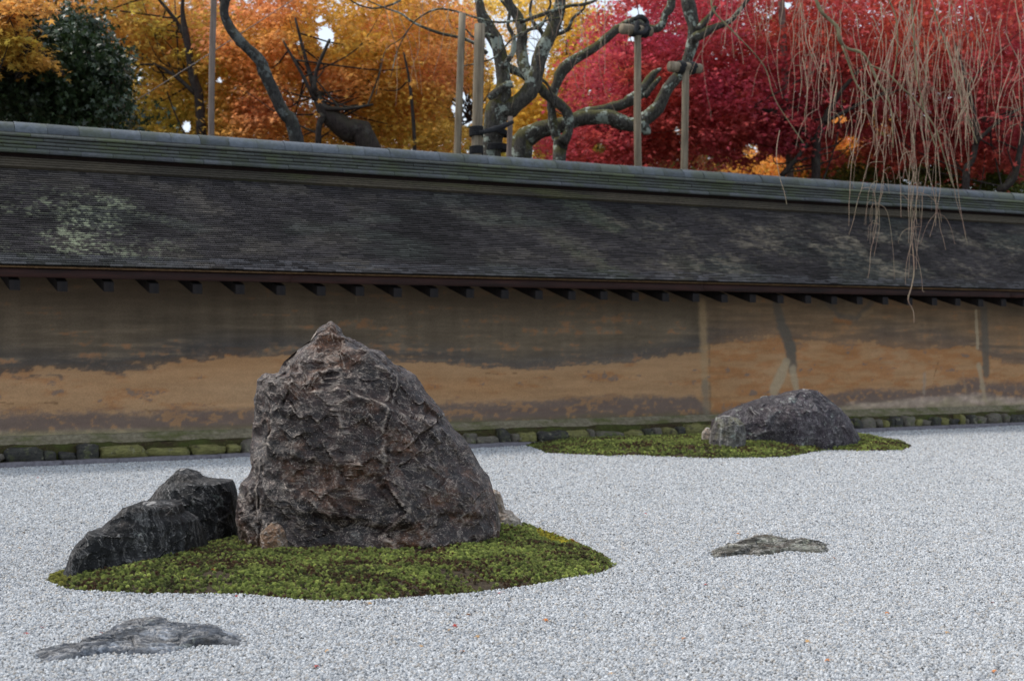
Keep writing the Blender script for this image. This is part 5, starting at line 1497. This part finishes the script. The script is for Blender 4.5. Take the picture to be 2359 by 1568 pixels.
# dense curtain at the right
for _ in range(62):
    x = rng.normal(2060, 70) if rng.random() < 0.55 else rng.uniform(1850, 2359)
    y0 = rng.uniform(-60, 220); y1 = y0 + rng.uniform(110, 270)
    Y = rng.uniform(14.6, 15.6)
    twig(x, y0, min(y1, ridge_y(x) + 20 if Y > 15.2 else 560), min(Y, 14.9) if y1 > ridge_y(x) - 20 else Y, rng.normal(10, 30), 0.010, 0.55)
for _ in range(42):
    x = rng.uniform(2080, 2380); y0 = rng.uniform(-80, 120)
    twig(x, y0, min(y0 + rng.uniform(100, 360), 415), rng.uniform(15.0, 16.5), rng.normal(0, 28), 0.009, 0.5)
for _ in range(36):
    x = rng.normal(1900, 22) if rng.random() < 0.3 else rng.uniform(1620, 1960); y0 = rng.uniform(-80, 40)
    twig(x, y0, min(y0 + rng.uniform(80, 300), 370), rng.uniform(15.5, 16.5), rng.normal(0, 26), 0.008, 0.5)
for _ in range(26):                            # centre, thin
    x = rng.uniform(880, 1420); y0 = rng.uniform(-60, 20)
    twig(x, y0, y0 + rng.uniform(60, 260), rng.uniform(14.8, 15.3), rng.normal(0, 25), 0.005, 0.3)
for x, a, b, dr_ in [(2000, 150, 560, 20), (2035, 200, 590, -20), (2060, 260, 500, 10), (2100, 150, 640, 5), (2102, 300, 655, -5), (2130, 250, 620, -20), (2150, 200, 520, 15), (2120, 260, 575, 60), (2175, 300, 540, 50), (2040, 300, 640, -40), (2010, 300, 540, -50), (1985, 250, 520, -35), (2190, 330, 560, 40), (2080, 330, 560, 30), (1795, 300, 470, 3), (2160, 350, 545, -30), (2110, 380, 600, 25), (2055, 250, 560, 40)]:
    twig(x, a, b, 14.35, dr_, 0.007, 0.55, 4)
pts = [[*D(2102, 560, 14.2), 0.006], [*D(2106, 620, 14.15), 0.006], [*D(2100, 660, 14.12), 0.006], [*D(2092, 690, 14.1), 0.006], [*D(2104, 715, 14.1), 0.005], [*D(2106, 742, 14.08), 0.003]]
tw.append(tube(smooth_path(pts, n=3), 5, 0, 0, False))
V, Fc = merge(tw)
o = part('hanging_twigs', (V, Fc), TWM, t2, False); o['kind'] = 'stuff'
for pts, Y in [([(1878, -10, 12), (1892, 30, 12), (1925, 60, 12), (1938, 90, 13), (1952, 112, 10), (1985, 120, 10), (2005, 150, 9), (2020, 185, 9), (2040, 220, 7), (2055, 270, 5), (2060, 340, 4)], 15.2),
               ([(1942, 105, 7), (1955, 150, 7), (1975, 195, 6), (1990, 215, 5), (2012, 235, 5), (2010, 275, 4)], 15.15),
               ([(2005, 150, 6), (2040, 165, 6), (2080, 200, 6), (2110, 230, 6), (2150, 290, 6), (2175, 350, 5), (2195, 430, 4)], 15.0),
               ([(2100, -20, 6), (2105, 60, 6), (2108, 160, 6), (2130, 250, 5), (2150, 340, 4)], 15.1),
               ([(2140, -20, 6), (2160, 60, 6), (2190, 130, 6), (2210, 220, 5), (2250, 330, 4)], 15.2),
               ([(2040, -10, 5), (2065, 40, 5), (2068, 110, 5), (2062, 190, 4)], 15.3),
               ([(1640, -10, 7), (1645, 25, 6), (1690, 70, 5), (1760, 150, 4), (1790, 230, 3), (1850, 330, 3)], 15.6)]:
    part('branch', limb3(c3([(a + rng.normal(0, 3), b, w_ * 0.72) for a, b, w_ in pts], Y, ZD), 8, 0.2, int(pts[0][0])), TWB, t2)

# ------------------------------------------------------------------ posts, props and ropes
def pole(top, bot, w, Y, mat, seed, crooked=0.012):
    a = D(*top, Y); b = D(*bot, Y); k = 1 / K / F * Y / 2
    z = np.linspace(0, 1, 22)
    d = a - b; g0 = b - d * (b[2] + 0.1) / d[2]
    pts = [g0 + (a - g0) * t_ for t_ in z]
    q = np.array([[0, 0, t_ * 4 + seed] for t_ in z]); wob = np.stack([vnoise(q, seed), vnoise(q + 9, seed), 0 * z], 1) * crooked
    pts = np.array(pts) + wob
    return tube(np.c_[pts, w * k * (1.12 - 0.14 * z)], 14, 0.05, seed), pts
def post(label, top, bot, w, Y, mat, seed, beam=None, rope=None, cat='support post', name='support_post', group='wooden posts propping the cherry trees'):
    (V, Fc), pts = pole(top, bot, w, Y, mat, seed)
    e = tree_obj(name, (pts[0][0], Y, 0), label, cat, group)
    part('pole', (V, Fc), mat, e)
    if beam:
        x0, y0, x1, y1, bw = beam; k = 1 / K / F * Y / 2
        a, b = D(x0, y0, Y - 0.1), D(x1, y1, Y + 0.1)
        V, Fc = tube(np.array([[*(a + (b - a) * t_), bw * k * (1.05 - 0.1 * t_)] for t_ in np.linspace(0, 1, 10)]), 18, 0.04, seed + 5)
        part('crossbeam', (V, Fc), mat, e)
        for r_ in rope:
            xx, yy = r_[0], r_[1]
            tt = (xx - x0) / (x1 - x0); cpt = a + (b - a) * tt; rr = bw * k * 1.12
            ts = np.linspace(0, 2 * math.pi * 4, 70)
            ax = (b - a) / np.linalg.norm(b - a); u1 = np.cross(ax, [0, 0, 1]); u1 /= np.linalg.norm(u1); u2 = np.cross(ax, u1)
            pp = np.array([[*(cpt + ax * (q / (2 * math.pi * 4) - 0.5) * 0.075 + (u1 * math.cos(q) + u2 * math.sin(q)) * rr), 0.011] for q in ts])
            part('rope', tube(pp, 6, 0, 0), ROPE, e)
    return e
post('slim grey-brown post left of the leaning dark trunk', (491, -60), (487, 310), 14, 14.6, GREYP, 1, group=None)
post('pale crooked post, left of the two beside the roped cherry trunk', (1063, 30), (1053, 350), 17, 14.9, PALE, 2)
e = post('thick pale post lashed with black rope to the rugged cherry trunk', (1103, 55), (1096, 352), 25, 15.0, PALE, 3)
# lashings round post and trunk
def band(parent, x, y, w, h, Y, turns=5, dx=0, tilt=0):
    k = 1 / K / F * Y
    c_ = D(x, y, Y); r_ = w * k / 2; hh = h * k
    ts = np.linspace(0, 2 * math.pi * turns, 18 * turns)
    pp = np.array([[c_[0] + math.cos(q) * r_, c_[1] + math.sin(q) * r_, c_[2] + (q / (2 * math.pi * turns) - 0.5) * hh + tilt * math.cos(q) * hh, hh / turns * 0.62] for q in ts])
    part('rope', tube(pp, 6, 0, 0), ROPE, parent)
band(e, 1097, 303, 29, 22, 15.0); band(e, 1097, 346, 29, 18, 15.0)
part('rope', tube(smooth_path([[*D(1108, 304, 14.85), 0.025], [*D(1135, 298, 15.15), 0.03], [*D(1160, 290, 15.25), 0.03], [*D(1182, 280, 15.3), 0.02]], n=8), 8, 0.2, 3), ROPE, e)
band(t1, 1144, 302, 52, 12, Y1, 4, tilt=-0.6); band(t1, 1142, 340, 54, 14, Y1, 5)
post('short reddish post showing between the cherry trunk and the lying limb', (1176, 268), (1173, 356), 13, 15.4, GREYP, 4)
post('pale post with a roped crossbar, under the crooked limb', (1467, 80), (1471, 380), 17, 15.9, PALE, 5, (1432, 66, 1500, 73, 24), [(1460, 70), (1484, 72)])
post('pale post with a roped crossbar, right of the other crossbar post', (1578, 160), (1574, 388), 17, 16.1, PALE, 6, (1543, 153, 1613, 158, 24), [(1567, 155), (1592, 157)])
post('grey post partly swallowed by red leaves behind the hanging twigs', (1797, -20), (1820, 406), 16, 20.3, GREYP, 7)
# ropes round the limb over the first crossbar
pp = [[*D(1462, 44, 15.75), 0.02], [*D(1475, 38, 15.9), 0.03], [*D(1490, 50, 16.1), 0.03], [*D(1486, 72, 15.8), 0.025], [*D(1466, 74, 15.7), 0.025], [*D(1468, 50, 15.75), 0.025]]
part('rope', tube(smooth_path(pp, n=6), 7, 0.1, 5), ROPE, t3)

# guy wire
V, Fc = tube(smooth_path([[*P(88, 131, 16.0), 0.005], [*P(190, 66, 16.2), 0.005], [*P(305, -8, 16.4), 0.005]], n=8), 6, 0, 0)
t = NT('guy_wire_metal'); WM = t.base((0.17, 0.14, 0.12), 0.6)
gw = empty('guy_wire', tuple(P(190, 66, 16.2))); tag(gw, 'thin guy wire running slantwise across the golden maple', 'wire')
part('wire', (V, Fc), WM, gw)

# ------------------------------------------------------------------ fallen leaves on the gravel
LV, ltri, lng = star(5)
lm = []
for nm, cc in (('fallen_orange', (0.45, 0.16, 0.04)), ('fallen_red', (0.30, 0.04, 0.03)), ('fallen_tan', (0.40, 0.24, 0.10))):
    t = NT(nm); lm.append(raw_mesh('fallen_leaf', LV * 0.016 * np.array([1, 1, 2.0]), [ltri, lng], [t.base(cc, 0.8)]))
spots = [(1085, 2062, 0), (3190, 2120, 0), (960, 2660, 0)]
k = 0
while k < 44:
    px = rng.uniform(5, 1020); py = rng.uniform(470, 678)
    g_ = G(px, py); h_, a_, b_ = terrain(np.array([g_[0]]), np.array([g_[1]]))
    if px < 500 and py < 560 and px > 60: continue
    z_ = (h_[0] + 0.012) if max(a_[0], b_[0]) > 0 else gravel_h(np.array([g_[0]]), np.array([g_[1]]))[0] + 0.009
    o = link('fallen_leaf', lm[k % 3], None, (g_[0], g_[1], z_)); o.rotation_euler = (rng.uniform(-.5, .5), rng.uniform(-.5, .5), rng.uniform(0, 6))
    o.scale = (1, 1, 1)
    lab = ('small orange fallen leaf lying on the pale gravel', 'small dark red fallen leaf lying on the pale gravel', 'small tan fallen leaf lying on the pale gravel')[k % 3]
    if max(a_[0], b_[0]) > 0: lab = lab.replace('the pale gravel', 'the moss')
    tag(o, lab, 'fallen leaf', 'fallen leaves scattered over the court')
    k += 1
